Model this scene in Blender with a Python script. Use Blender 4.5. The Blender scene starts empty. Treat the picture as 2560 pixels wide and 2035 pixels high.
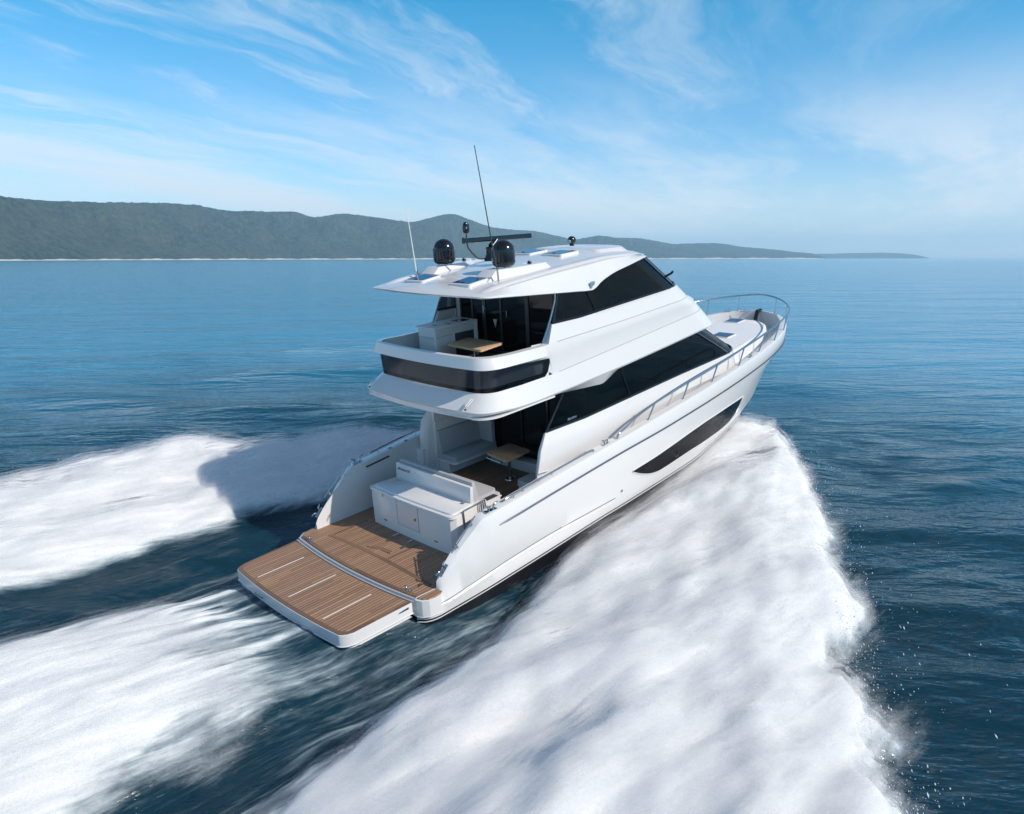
import bpy, bmesh, math, random
import numpy as np
from mathutils import Matrix, Vector

R = math.radians
SC = bpy.context.scene
COL = SC.collection
random.seed(5)

# ------------------------------------------------------------------ camera, sky, sun, exposure
CAM_LOC = (-9.23159, -13.1249, 7.38378)
_r = Vector((0.68653564, -0.72709615, 0.0))
_d = Vector((-0.14497805, -0.13689056, -0.97991956))
_f = Vector((0.71249574, 0.6727497, -0.19939323))
cam_d = bpy.data.cameras.new('camera')
cam = bpy.data.objects.new('camera', cam_d)
COL.objects.link(cam)
rot = Matrix((_r, -_d, -_f)).transposed()
cam.matrix_world = Matrix.Translation(CAM_LOC) @ rot.to_4x4()
cam_d.sensor_width = 36.0
cam_d.lens = 36.0 * 1831.0 / 2560.0
cam_d.clip_start = 0.1
cam_d.clip_end = 90000.0
SC.camera = cam

SUN_DIR = Vector((0.19, -0.7665, 0.616)).normalized()
SUN_EL = math.asin(SUN_DIR.z)
SUN_ROT = math.atan2(SUN_DIR.x, SUN_DIR.y)

world = bpy.data.worlds.new('World')
SC.world = world
world.use_nodes = True
wn, wl = world.node_tree.nodes, world.node_tree.links
wn.clear()


class NT:
    """tiny node helper"""
    def __init__(s, tree):
        s.t = tree
    def n(s, typ, ins=None, **kw):
        nd = s.t.nodes.new(typ)
        for k, v in kw.items():
            setattr(nd, k, v)
        for k, v in (ins or {}).items():
            sock = nd.inputs[k]
            if isinstance(v, bpy.types.NodeSocket):
                s.t.links.new(v, sock)
            else:
                sock.default_value = v
        return nd
    def math(s, op, a, b=0.0, c=0.0, clamp=False):
        nd = s.n('ShaderNodeMath', {0: a, 1: b, 2: c}, operation=op)
        nd.use_clamp = clamp
        return nd.outputs[0]
    def mapr(s, v, a, b, c=0.0, d=1.0, smooth=True):
        nd = s.n('ShaderNodeMapRange', {0: v, 1: a, 2: b, 3: c, 4: d})
        nd.interpolation_type = 'SMOOTHSTEP' if smooth else 'LINEAR'
        return nd.outputs[0]
    def mix(s, f, a, b, blend='MIX'):
        nd = s.n('ShaderNodeMix', data_type='RGBA', blend_type=blend)
        for sock, v in ((nd.inputs[0], f), (nd.inputs[6], a), (nd.inputs[7], b)):
            if isinstance(v, bpy.types.NodeSocket):
                s.t.links.new(v, sock)
            else:
                sock.default_value = v
        return nd.outputs[2]
    def noise(s, vec, scale, detail=4.0, rough=0.5, dist=0.0, out=0):
        ins = {'Scale': scale, 'Detail': detail, 'Roughness': rough, 'Distortion': dist}
        if vec is not None:
            ins['Vector'] = vec
        return s.n('ShaderNodeTexNoise', ins).outputs[out]
    def vscale(s, vec, sc, rotz=0.0, loc=(0, 0, 0)):
        r = s.n('ShaderNodeMapping', {'Vector': vec, 'Rotation': (0, 0, rotz)}).outputs[0] if rotz else vec
        return s.n('ShaderNodeMapping', {'Vector': r, 'Scale': sc, 'Location': loc}).outputs[0]


W = NT(world.node_tree)
sky = W.n('ShaderNodeTexSky', sky_type='NISHITA')
sky.sun_disc = False
sky.sun_elevation = SUN_EL
sky.sun_rotation = SUN_ROT
sky.altitude = 0
sky.air_density = 1.0
sky.dust_density = 0.35
sky.ozone_density = 2.6
tc = W.n('ShaderNodeTexCoord')
sep = W.n('ShaderNodeSeparateXYZ', {0: tc.outputs['Generated']})
el = sep.outputs[2]
deep = W.mapr(el, 0.06, 0.40)
tint = W.mix(deep, (0.92, 1.27, 1.52, 1), (0.0, 1.20, 1.46, 1))
tint = W.mix(W.mapr(el, 0.36, 0.62), tint, (0.98, 1.0, 1.04, 1))
skyc = W.mix(1.0, sky.outputs[0], tint, 'MULTIPLY')
zc = W.math('ADD', W.math('MAXIMUM', el, 0.0), 0.07)
px = W.math('DIVIDE', sep.outputs[0], zc)
py = W.math('DIVIDE', sep.outputs[1], zc)
pvec = W.n('ShaderNodeCombineXYZ', {0: px, 1: py, 2: 0.0}).outputs[0]
warp = W.noise(pvec, 0.9, 4.0, 0.55, 0.0, 1)
wv = W.n('ShaderNodeVectorMath', {0: pvec, 1: W.n('ShaderNodeVectorMath', {0: warp, 3: 0.55}, operation='SCALE').outputs[0]}, operation='ADD').outputs[0]
ang = R(-17)
n1 = W.noise(W.vscale(wv, (0.55, 2.3, 1), ang, (7.7, 2.9, 0)), 1.0, 10.0, 0.66, 0.4)
n2 = W.noise(W.vscale(pvec, (0.16, 0.24, 1), ang, (2.2, 5.6, 0)), 1.0, 3.0, 0.5)
wisps = W.math('MULTIPLY', W.mapr(n1, 0.44, 0.72), W.mapr(n2, 0.34, 0.54))
n3 = W.noise(W.vscale(wv, (0.24, 0.95, 1), ang, (2.2, 8.0, 0)), 1.0, 8.0, 0.62, 0.2)
veil = W.math('MULTIPLY', W.mapr(n3, 0.36, 0.66), W.mapr(el, 0.26, 0.08))
low = W.math('MULTIPLY', W.mapr(el, 0.14, 0.02), 0.48)
cl = W.math('MAXIMUM', W.math('MULTIPLY', wisps, 0.50), W.math('MULTIPLY', veil, 0.80), clamp=True)
cl = W.math('ADD', cl, W.math('MULTIPLY', W.math('SUBTRACT', 1.0, cl), low), clamp=True)
cl = W.math('MULTIPLY', cl, W.mapr(el, -0.01, 0.01))
skyc2 = W.mix(cl, skyc, (8.0, 8.55, 9.1, 1))
bg = W.n('ShaderNodeBackground', {'Color': skyc2, 'Strength': 0.10})
wo = W.n('ShaderNodeOutputWorld', {0: bg.outputs[0]})

sun_d = bpy.data.lights.new('sun', 'SUN')
sun_d.energy = 3.9
sun_d.angle = R(0.55)
sun_d.color = (1.0, 0.92, 0.81)
sun = bpy.data.objects.new('sun', sun_d)
sun.rotation_euler = SUN_DIR.to_track_quat('Z', 'Y').to_euler()
sun.location = (0, 0, 60)
COL.objects.link(sun)

SC.view_settings.view_transform = 'Standard'
SC.view_settings.look = 'None'
SC.view_settings.exposure = 0.14
SC.view_settings.gamma = 1.0
SC.cycles.max_bounces = 8
SC.cycles.transparent_max_bounces = 12
SC.cycles.volume_bounces = 1
SC.cycles.use_denoising = True
SC.cycles.caustics_reflective = False
SC.cycles.caustics_refractive = False
SC.cycles.sample_clamp_indirect = 6.0


# ------------------------------------------------------------------ materials
def principled(name, col, rough=0.4, metal=0.0, coat=0.0, spec=0.5, ior=1.5):
    m = bpy.data.materials.new(name)
    m.use_nodes = True
    N = NT(m.node_tree)
    b = m.node_tree.nodes['Principled BSDF']
    b.inputs['Base Color'].default_value = (*col, 1)
    b.inputs['Roughness'].default_value = rough
    b.inputs['Metallic'].default_value = metal
    b.inputs['Coat Weight'].default_value = coat
    b.inputs['Coat Roughness'].default_value = 0.05
    b.inputs['Specular IOR Level'].default_value = spec
    b.inputs['IOR'].default_value = ior
    return m, N, b


def surf_var(N, b, col, amt=0.06, scale=1.5, bump=0.0, bscale=60.0):
    """slight real wear: colour and roughness variation in object space"""
    t = N.n('ShaderNodeTexCoord')
    n = N.noise(t.outputs['Object'], scale, 5, 0.6)
    c1 = tuple(min(1, v * (1 + amt)) for v in col) + (1,)
    c0 = tuple(v * (1 - amt) for v in col) + (1,)
    N.t.links.new(N.mix(n, c0, c1), b.inputs['Base Color'])
    if bump:
        nb = N.noise(t.outputs['Object'], bscale, 3, 0.5)
        bp = N.n('ShaderNodeBump', {'Strength': bump, 'Distance': 0.01, 'Height': nb})
        N.t.links.new(bp.outputs[0], b.inputs['Normal'])


def mk(name, col, rough=0.4, metal=0.0, coat=0.0, amt=0.05, scale=1.5, bump=0.0, bscale=60.0, spec=0.5):
    m, N, b = principled(name, col, rough, metal, coat, spec)
    surf_var(N, b, col, amt, scale, bump, bscale)
    return m


M_GEL = mk('white_gelcoat', (0.675, 0.66, 0.655), 0.22, coat=0.35, amt=0.015, scale=0.8)
M_GELM = mk('white_nonskid', (0.74, 0.74, 0.76), 0.55, amt=0.02, bump=0.25, bscale=220)
M_LIN = mk('cabin_lining', (0.46, 0.45, 0.44), 0.7)
M_STEEL = mk('polished_steel', (0.50, 0.51, 0.53), 0.16, metal=1.0, amt=0.03)
M_DARKSTEEL = mk('dark_rub_rail', (0.09, 0.11, 0.15), 0.3, metal=0.6)
M_BLACK = mk('glossy_black_plastic', (0.006, 0.007, 0.011), 0.16, coat=0.15)
M_RUB = mk('black_rubber', (0.012, 0.012, 0.014), 0.55)
M_ANTI = mk('antifouling_paint', (0.012, 0.013, 0.018), 0.35, amt=0.4, scale=1.2)
M_CUSH = mk('grey_vinyl', (0.40, 0.40, 0.42), 0.6, amt=0.04, bump=0.2, bscale=90)
M_DARKIN = mk('dark_interior', (0.03, 0.028, 0.028), 0.6)
M_TAN = mk('tan_leather', (0.20, 0.16, 0.13), 0.6)
M_WHITEP = mk('white_line', (0.80, 0.78, 0.74), 0.4)
M_GREYD = mk('dark_grey_panel', (0.045, 0.047, 0.055), 0.4)
M_BRASS = mk('brass_lock', (0.45, 0.33, 0.1), 0.3, metal=1.0)
M_CREASE_SHADE = mk('crease_shade_grey', (0.40, 0.40, 0.42), 0.5)
M_INK = mk('grey_lettering', (0.17, 0.19, 0.24), 0.4)
M_EMB = mk('steel_emblem', (0.22, 0.30, 0.38), 0.35, metal=0.3)
M_TABLE_, _N, _b = principled('oak_table', (0.6, 0.38, 0.2), 0.38, coat=0.2)
_t = _N.n('ShaderNodeTexCoord')
_g = _N.noise(_N.vscale(_t.outputs['Object'], (1.2, 14, 14)), 2.0, 5, 0.6)
_N.t.links.new(_N.mix(_g, (0.48, 0.30, 0.17, 1), (0.68, 0.47, 0.29, 1)), _b.inputs['Base Color'])
M_TABLE = M_TABLE_


def teak_mat(name, axis='y', board=0.085, tone=1.0, caulk=0.15, dark=(0.015, 0.012, 0.011)):
    m, N, b = principled(name, (0.3, 0.2, 0.13), 0.62)
    t = N.n('ShaderNodeTexCoord')
    s = N.n('ShaderNodeSeparateXYZ', {0: t.outputs['Object']})
    a, c = (s.outputs[1], s.outputs[0]) if axis == 'y' else (s.outputs[0], s.outputs[1])
    v = N.math('DIVIDE', N.math('ADD', a, 20.0), board)
    fr = N.math('FRACT', v)
    idx = N.math('FLOOR', v)
    wn1 = N.n('ShaderNodeTexWhiteNoise', {1: idx}, noise_dimensions='1D').outputs[0]
    joint = N.math('FLOOR', N.math('DIVIDE', N.math('ADD', c, N.math('MULTIPLY', wn1, 1.9)), 2.1))
    wn2 = N.n('ShaderNodeTexWhiteNoise', {1: N.math('ADD', N.math('MULTIPLY', idx, 7.31), joint)}, noise_dimensions='1D').outputs[0]
    vec = N.n('ShaderNodeCombineXYZ', {0: N.math('MULTIPLY', c, 1.2), 1: N.math('MULTIPLY', a, 45.0), 2: N.math('MULTIPLY', idx, 3.7)}).outputs[0]
    gr = N.noise(vec, 1.6, 5, 0.65)
    c0 = (0.215 * tone, 0.110 * tone, 0.068 * tone, 1)
    c1 = (0.475 * tone, 0.285 * tone, 0.162 * tone, 1)
    k = N.math('ADD', N.math('MULTIPLY', wn2, 0.55), N.math('MULTIPLY', gr, 0.5))
    wood = N.mix(k, c0, c1)
    big = N.noise(t.outputs['Object'], 1.1, 3, 0.5)
    wood = N.mix(N.mapr(big, 0.35, 0.7, 0.0, 0.35), wood, (0.30 * tone, 0.19 * tone, 0.13 * tone, 1))
    line = N.math('LESS_THAN', fr, caulk)
    colr = N.mix(line, wood, (*dark, 1))
    N.t.links.new(colr, b.inputs['Base Color'])
    bp = N.n('ShaderNodeBump', {'Strength': 0.4, 'Distance': 0.003, 'Height': N.math('SUBTRACT', N.math('MULTIPLY', gr, 0.3), line)})
    N.t.links.new(bp.outputs[0], b.inputs['Normal'])
    return m


M_TEAK = teak_mat('teak_planks')
M_TEAKX = teak_mat('teak_border', 'x', 0.5, 0.52, 0.0)
M_TEAKD = teak_mat('teak_border_along', 'y', 0.5, 0.62, 0.0)
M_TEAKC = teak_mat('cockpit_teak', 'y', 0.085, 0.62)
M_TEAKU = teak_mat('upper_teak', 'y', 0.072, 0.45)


def glass_mat(name, tr=(0.16, 0.17, 0.19), gl=0.06):
    m = bpy.data.materials.new(name)
    m.use_nodes = True
    N = NT(m.node_tree)
    m.node_tree.nodes.clear()
    t = N.n('ShaderNodeBsdfTransparent', {'Color': (*tr, 1)})
    g = N.n('ShaderNodeBsdfGlossy', {'Color': (1, 1, 1, 1), 'Roughness': 0.03})
    f = N.n('ShaderNodeFresnel', {'IOR': 1.45})
    fa = N.math('MULTIPLY', f.outputs[0], gl / 0.06 * 0.9)
    mx = N.n('ShaderNodeMixShader', {0: fa, 1: t.outputs[0], 2: g.outputs[0]})
    N.n('ShaderNodeOutputMaterial', {0: mx.outputs[0]})
    return m


M_GLASS = glass_mat('tinted_glass', (0.06, 0.055, 0.06), 0.035)
M_GLASSP = glass_mat('smoked_panel_glass', (0.30, 0.31, 0.34), 0.05)
M_BGLASS = mk('black_glass', (0.004, 0.0045, 0.006), 0.04, spec=0.3, amt=0.1)
M_HATCH = mk('hatch_glass', (0.035, 0.055, 0.13), 0.05, amt=0.2, spec=0.8)
M_HULLWIN = mk('hull_window_glass', (0.003, 0.004, 0.006), 0.07, amt=0.1, spec=0.14)


# ------------------------------------------------------------------ mesh helpers
def link(o, parent=None):
    COL.objects.link(o)
    if parent is not None:
        o.parent = parent
    return o


def mesh(name, verts, faces, mat, parent=None, smooth=None, bevel=None):
    me = bpy.data.meshes.new(name)
    me.from_pydata([tuple(map(float, v)) for v in verts], [], faces)
    me.validate()
    bm = bmesh.new()
    bm.from_mesh(me)
    bmesh.ops.remove_doubles(bm, verts=bm.verts, dist=1e-5)
    if bevel:
        es = [e for e in bm.edges if len(e.link_faces) == 2 and e.calc_face_angle(0) > R(25)]
        bmesh.ops.bevel(bm, geom=es, offset=bevel, segments=2, profile=0.6, affect='EDGES', clamp_overlap=True)
    bmesh.ops.recalc_face_normals(bm, faces=bm.faces)
    bm.to_mesh(me)
    bm.free()
    me.materials.append(mat)
    if smooth or bevel:
        me.shade_smooth()
        me.set_sharp_from_angle(angle=R(smooth or 40))
    o = bpy.data.objects.new(name, me)
    return link(o, parent)


class MB:
    def __init__(s):
        s.v, s.f = [], []
    def add(s, v, f):
        k = len(s.v)
        s.v += [tuple(p) for p in v]
        s.f += [tuple(i + k for i in q) for q in f]
        return s
    def box(s, x0, x1, y0, y1, z0, z1):
        v = [(x, y, z) for x in (x0, x1) for y in (y0, y1) for z in (z0, z1)]
        return s.add(v, [(0, 1, 3, 2), (4, 6, 7, 5), (0, 4, 5, 1), (2, 3, 7, 6), (0, 2, 6, 4), (1, 5, 7, 3)])
    def prism(s, poly, ext):
        """closed 3d polygon extruded by vector ext"""
        n = len(poly)
        p2 = [tuple(np.array(p) + np.array(ext)) for p in poly]
        return s.add(list(poly) + p2, [tuple(range(n)), tuple(range(n, 2 * n))] + [(i, (i + 1) % n, n + (i + 1) % n, n + i) for i in range(n)])
    def plan(s, poly, z0, z1):
        zf0 = z0 if callable(z0) else (lambda x: z0)
        zf1 = z1 if callable(z1) else (lambda x: z1)
        n = len(poly)
        a = [(x, y, zf0(x)) for x, y in poly]
        b = [(x, y, zf1(x)) for x, y in poly]
        return s.add(a + b, [tuple(range(n)), tuple(range(n, 2 * n))] + [(i, (i + 1) % n, n + (i + 1) % n, n + i) for i in range(n)])
    def tube(s, pts, r, seg=8, cap=True):
        pts = [Vector(p) for p in pts]
        n = len(pts)
        rr = r if hasattr(r, '__len__') else [r] * n
        v, f = [], []
        up = Vector((0.13, 0.21, 0.97))
        for i, p in enumerate(pts):
            d = (pts[min(i + 1, n - 1)] - pts[max(i - 1, 0)]).normalized()
            a = d.cross(up)
            if a.length < 0.05:
                a = d.cross(Vector((1, 0, 0)))
            a.normalize()
            b = d.cross(a)
            for k in range(seg):
                t = 2 * math.pi * k / seg
                v.append(tuple(p + rr[i] * (math.cos(t) * a + math.sin(t) * b)))
        for i in range(n - 1):
            for k in range(seg):
                f.append((i * seg + k, i * seg + (k + 1) % seg, (i + 1) * seg + (k + 1) % seg, (i + 1) * seg + k))
        if cap:
            f.append(tuple(range(seg)))
            f.append(tuple((n - 1) * seg + k for k in range(seg)))
        return s.add(v, f)
    def lathe(s, c, prof, seg=24, axis='z'):
        c = Vector(c)
        v, f = [], []
        for r, h in prof:
            for k in range(seg):
                t = 2 * math.pi * k / seg
                p = Vector((r * math.cos(t), r * math.sin(t), h))
                if axis == 'x':
                    p = Vector((p.z, p.x, p.y))
                elif axis == 'y':
                    p = Vector((p.x, p.z, p.y))
                v.append(tuple(c + p))
        n = len(prof)
        for i in range(n - 1):
            for k in range(seg):
                f.append((i * seg + k, i * seg + (k + 1) % seg, (i + 1) * seg + (k + 1) % seg, (i + 1) * seg + k))
        f.append(tuple(range(seg)))
        f.append(tuple((n - 1) * seg + k for k in range(seg)))
        return s.add(v, f)
    def grid(s, rows):
        n, m = len(rows), len(rows[0])
        v = [p for r in rows for p in r]
        return s.add(v, [(i * m + j, i * m + j + 1, (i + 1) * m + j + 1, (i + 1) * m + j) for i in range(n - 1) for j in range(m - 1)])
    def build(s, name, mat, parent=None, smooth=None, bevel=None):
        return mesh(name, s.v, s.f, mat, parent, smooth, bevel)


def pchip(xs, ys):
    xs, ys = np.array(xs, float), np.array(ys, float)
    h = np.diff(xs); dl = np.diff(ys) / h
    d = np.zeros(len(xs))
    for i in range(1, len(xs) - 1):
        if dl[i - 1] * dl[i] > 0:
            w1, w2 = 2 * h[i] + h[i - 1], h[i] + 2 * h[i - 1]
            d[i] = (w1 + w2) / (w1 / dl[i - 1] + w2 / dl[i])
    d[0], d[-1] = dl[0], dl[-1]
    def fn(x):
        x = min(max(x, xs[0]), xs[-1])
        i = min(int(np.searchsorted(xs, x, 'right')) - 1, len(xs) - 2)
        t = (x - xs[i]) / h[i]
        return float((2*t**3 - 3*t*t + 1) * ys[i] + (t**3 - 2*t*t + t) * h[i] * d[i] + (-2*t**3 + 3*t*t) * ys[i+1] + (t**3 - t*t) * h[i] * d[i+1])
    return fn


def smooth_path(pts, sub=6):
    P = [np.array(p, float) for p in pts]
    out = []
    for i in range(len(P) - 1):
        p0, p1, p2, p3 = P[max(i - 1, 0)], P[i], P[i + 1], P[min(i + 2, len(P) - 1)]
        for k in range(sub):
            t = k / sub
            out.append(0.5 * ((2 * p1) + (-p0 + p2) * t + (2*p0 - 5*p1 + 4*p2 - p3) * t*t + (-p0 + 3*p1 - 3*p2 + p3) * t**3))
    out.append(P[-1])
    return [tuple(p) for p in out]


def resample(pts, n):
    P = np.array(pts, float)
    L = np.concatenate([[0], np.cumsum(np.linalg.norm(np.diff(P, axis=0), axis=1))])
    t = np.linspace(0, L[-1], n)
    return np.stack([np.interp(t, L, P[:, k]) for k in range(P.shape[1])], 1)


def mir(pts):
    return [(p[0], -p[1], p[2]) for p in pts]


def arc_corner(pts, r, seg=6):
    """round the corners of a closed plan polygon (list of (x,y)); r may be list"""
    n = len(pts); out = []
    for i in range(n):
        ri = r[i] if hasattr(r, '__len__') else r
        p, a, b = np.array(pts[i], float), np.array(pts[i - 1], float), np.array(pts[(i + 1) % n], float)
        if ri <= 0:
            out.append(tuple(p)); continue
        ua, ub = (a - p) / np.linalg.norm(a - p), (b - p) / np.linalg.norm(b - p)
        A, B = p + ua * ri, p + ub * ri
        for k in range(seg + 1):
            t = k / seg
            out.append(tuple((1 - t)**2 * A + 2 * t * (1 - t) * p + t * t * B))
    return out


def meta(o, label=None, cat=None, kind=None, group=None):
    for k, v in (('label', label), ('category', cat), ('kind', kind), ('group', group)):
        if v:
            o[k] = v
    return o


# ================================================================== MOTOR YACHT
yacht = bpy.data.objects.new('motor_yacht', None)
COL.objects.link(yacht)
RW = Matrix(((0.995086355, -0.00270148, -0.09897398), (0.0, 0.9996277, -0.02728471), (0.09901084, 0.02715065, 0.99471589)))
ZB = 0.65
yacht.matrix_world = Matrix.Translation((0, 0, ZB)) @ RW.to_4x4()
meta(yacht, 'white three-level motor yacht with black windows and teak swim platform, speeding away', 'motor yacht')
Y = yacht

# ---- hull row curves (starboard half-beam, height) against x; each row has its own stem end
XK = [-.55, 0, 1.6, 3.5, 6, 8, 10, 12, 14, 15.5, 17, 18, 18.8, 19.2, 19.4]
cap_y = pchip(XK, [2.36, 2.40, 2.56, 2.62, 2.68, 2.70, 2.70, 2.64, 2.52, 2.36, 2.08, 1.72, 1.2, .70, 0])
cap_z = pchip([0, 1.22, 1.6, 2.67, 3.5, 6, 8, 10, 12, 14, 15.5, 17, 18, 18.8, 19.4], [1.2, 1.295, 1.33, 1.43, 1.51, 1.71, 1.87, 2.02, 2.17, 2.32, 2.44, 2.57, 2.66, 2.73, 2.78])
kn_y = pchip(XK, [2.42, 2.46, 2.60, 2.65, 2.70, 2.72, 2.70, 2.62, 2.48, 2.32, 2.06, 1.70, 1.2, .70, 0])
kn_z = pchip(XK, [.88, .90, 1.00, 1.16, 1.35, 1.46, 1.59, 1.71, 1.83, 1.93, 2.05, 2.12, 2.17, 2.2, 2.22])
cr_y = pchip(XK, [2.50, 2.53, 2.62, 2.685, 2.73, 2.72, 2.66, 2.50, 2.30, 2.05, 1.68, 1.30, .85, .48, 0])
cr_z = pchip([-.55, 0, 2.5, 4.2, 6.2, 8.5, 10.6, 13, 16, 19.4], [.40, .42, .54, .64, .76, .88, 1.03, 1.18, 1.38, 1.55])
le_y = pchip(XK, [2.46, 2.48, 2.55, 2.60, 2.635, 2.62, 2.56, 2.40, 2.14, 1.86, 1.45, 1.05, .65, .35, 0])
le_z = pchip([-.55, 0, 2, 3.5, 5.4, 8, 11, 14, 17, 19.4], [-.2, -.17, .04, .12, .13, .14, .20, .32, .45, .55])
lo_y = pchip(XK, [2.49, 2.51, 2.58, 2.63, 2.65, 2.61, 2.51, 2.34, 2.06, 1.76, 1.34, .95, .58, .3, 0])
lo_z = pchip([-.55, 0, 2, 3.5, 5.4, 8, 11, 14, 17, 19.4], [-.24, -.21, -.005, .06, .06, .05, .08, .16, .24, .32])
bt_y = pchip(XK, [2.48, 2.50, 2.60, 2.63, 2.62, 2.56, 2.45, 2.24, 1.94, 1.62, 1.16, .8, .45, .22, 0])
bt_z = pchip([-.55, .4, 1.7, 3.5, 5.85, 7.4, 9.9, 12, 14, 15.5, 17, 19.4], [-.42, -.38, -.30, -.22, -.15, -.14, -.14, -.10, -.07, -.09, -.15, -.2])
ch_y = pchip(XK, [2.38, 2.40, 2.46, 2.46, 2.42, 2.34, 2.2, 1.95, 1.6, 1.25, .82, .5, .25, .12, 0])
ch_z = pchip([-.55, 0, 6, 10, 14, 17, 19.4], [-.86, -.84, -.72, -.66, -.66, -.68, -.7])
XEND = {'cap': 19.4, 'kn': 19.3, 'cr': 18.95, 'le': 18.35, 'lo': 18.2, 'bt': 17.95, 'ch': 17.4, 'ke': 16.8}
def rx(xb, row):
    xe = XEND[row]
    return xb if xb < 10 else 10 + (xb - 10) * (xe - 10) / 9.4
# profile of the raked fins at the stern
fin_top = pchip([-0.02, 0.0, 0.12, 0.53, 1.01, 1.16, 1.22], [0.05, 0.22, 0.40, 0.78, 1.15, 1.265, 1.295])
DECK_Z = 0.055
XS = list(np.linspace(-.55, -.02, 6)) + list(np.linspace(0, 1.6, 22)) + list(np.linspace(1.75, 15, 60)) + list(np.linspace(15.2, 19.4, 40))


def hull_rows(x, sgn=-1):
    """white topsides from inner cap edge to boot-top"""
    if x < -.021:
        top = DECK_Z - 0.02
    elif x < 1.22:
        top = fin_top(x)
    else:
        top = cap_z(x)
    fin = x < 1.22
    cz = top
    cy = cap_y(x)
    wi = float(np.interp(x, [0, 1.6, 4, 7, 15, 17.5, 19.2], [.14, .30, .30, .22, .24, .26, .24]))
    lean = float(np.interp(x, [0, 1.3], [.07, 0.0]))
    shave = float(np.interp(x, [-.55, -.45, -.3, -.1], [.26, .12, .03, 0]))   # rounded aft corner
    rows = []
    xc = rx(x, 'cap')
    inner_y = max(cy - wi, 0)
    rf = float(np.interp(x, [0, 1.0, 1.5], [4.0, 3.4, 1.0]))            # the fins have a fuller, rounder shoulder
    out = max(cy - shave - lean * .3, 0)
    zc_ = lambda d: max(cz - d, DECK_Z - .03) if fin else cz - d
    rows.append((xc, sgn * inner_y, cz))
    rows.append((xc, sgn * max(out - .06 * rf, inner_y), cz))
    rows.append((xc, sgn * max(out - .018 * rf, 0), zc_(.018 * rf)))
    rows.append((xc, sgn * out, zc_(.06 * rf)))
    tz_ = rows[-1][2]
    for key, fy, fz in (('kn', kn_y, kn_z), ('cr', cr_y, cr_z), ('le', le_y, le_z), ('lo', lo_y, lo_z), ('bt', bt_y, bt_z)):
        zv = fz(x)
        if fin:
            wv_ = min(max((tz_ - zv) / .34, 0), 1)
            wv_ = wv_ * wv_ * (3 - 2 * wv_)
            yv = out * (1 - wv_) + (fy(x) - shave) * wv_
            zv = min(zv, tz_ - .002)
        else:
            yv = fy(x) - shave
        rows.append((rx(x, key), sgn * max(yv, 0), zv))
    return rows


def grid_from(fn, sgn, xs=XS):
    return [fn(x, sgn) for x in xs]

hb = MB()
for sgn in (-1, 1):
    xs = XS if sgn < 0 else [x for x in XS if x >= -.021]
    g = grid_from(hull_rows, sgn, xs)
    hb.grid(g)
    # aft closing strip (fin foot / platform corner)
    hb.add(g[0], [tuple(range(len(g[0])))])
    # inner bulwark
    inner = []
    for x in xs:
        if x < 0:
            continue
        r = hull_rows(x, sgn)[0]
        dz = DECK_Z - .02 if x < 3.4 else float(np.interp(x, [3.4, 8, 14, 19.4], [1.18, 1.52, 1.98, 2.22]))
        yb = max(abs(r[1]) - .015, 0)
        inner.append([r, (r[0], sgn * yb, min(r[2], dz))])
    hb.grid(inner)
hull = hb.build('hull', M_GEL, Y, smooth=32)

# boot stripe (two-tone) and antifouling
st = MB(); an = MB()
for sgn in (-1, 1):
    xs = XS if sgn < 0 else [x for x in XS if x >= -.021]
    r1, r2 = [], []
    for x in xs:
        sh = float(np.interp(x, [-.55, -.45, -.3, -.1], [.26, .12, .03, 0]))
        b = (rx(x, 'bt'), sgn * max(bt_y(x) - sh, 0), bt_z(x))
        w = .045 if x < 16 else .035
        c = (rx(x, 'bt') - .0, sgn * max(bt_y(x) - .012 - sh, 0), bt_z(x) - w)
        d = (rx(x, 'bt') - .01 * (x > 17), sgn * max(bt_y(x) - .016 - sh, 0), bt_z(x) - w - .03)
        e = (rx(x, 'ch'), sgn * max(ch_y(x) - sh, 0), ch_z(x))
        k = (rx(x, 'ke'), 0.0, float(np.interp(x, [-.5, 10, 16, 19.4], [-1.35, -1.5, -1.35, -.95])))
        r1.append([c, d]); r2.append([b, c]); 
        an.grid([]) if False else None
        if len(r1) > 1:
            pass
        r2[-1] = [b, c]
        r1[-1] = [c, d]
        if not hasattr(an, 'rows'):
            an.rows = {-1: [], 1: []}
        an.rows[sgn].append([d, e, k])
    st.grid(r1)
    an.grid(an.rows[sgn])
    an.grid(r2)
    an.add(an.rows[sgn][0], [(0, 1, 2)])
an.build('hull_bottom', M_ANTI, hull, smooth=30)
st.build('boot_stripe', M_WHITEP, hull, smooth=30)

# rub rail along the knuckle
for sgn in (-1, 1):
    pts = [(rx(x, 'kn'), sgn * (kn_y(x) + .012), kn_z(x)) for x in np.concatenate([np.linspace(1.6, 15, 50), np.linspace(15.3, 19.36, 30)])]
    MB().tube(pts, [.012] + [.024] * (len(pts) - 2) + [.02], 8).build('rub_rail', M_DARKSTEEL, hull, smooth=40)
    # white rolled bead under the rail
    pts = [(rx(x, 'lo'), sgn * (lo_y(x) + .006), lo_z(x)) for x in np.linspace(.2, 5.6, 30)]
    MB().tube(pts, .012, 6).build('spray_rail', M_GEL, hull, smooth=40)
    pts = [(rx(x, 'le'), sgn * (le_y(x) + .004), le_z(x) + .012) for x in np.linspace(-.15, 5.8, 40)]
    MB().tube(pts, .009, 6).build('hull_seam', M_GREYD, hull, smooth=40)
    pts = [(x, sgn * (lo_y(x) + .012), lo_z(x) + .12 + .02 * (x - 3.8)) for x in np.linspace(3.6, 5.35, 12)]
    MB().tube(pts, .012, 6).build('spray_rail', M_GEL, hull, smooth=40)


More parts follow.
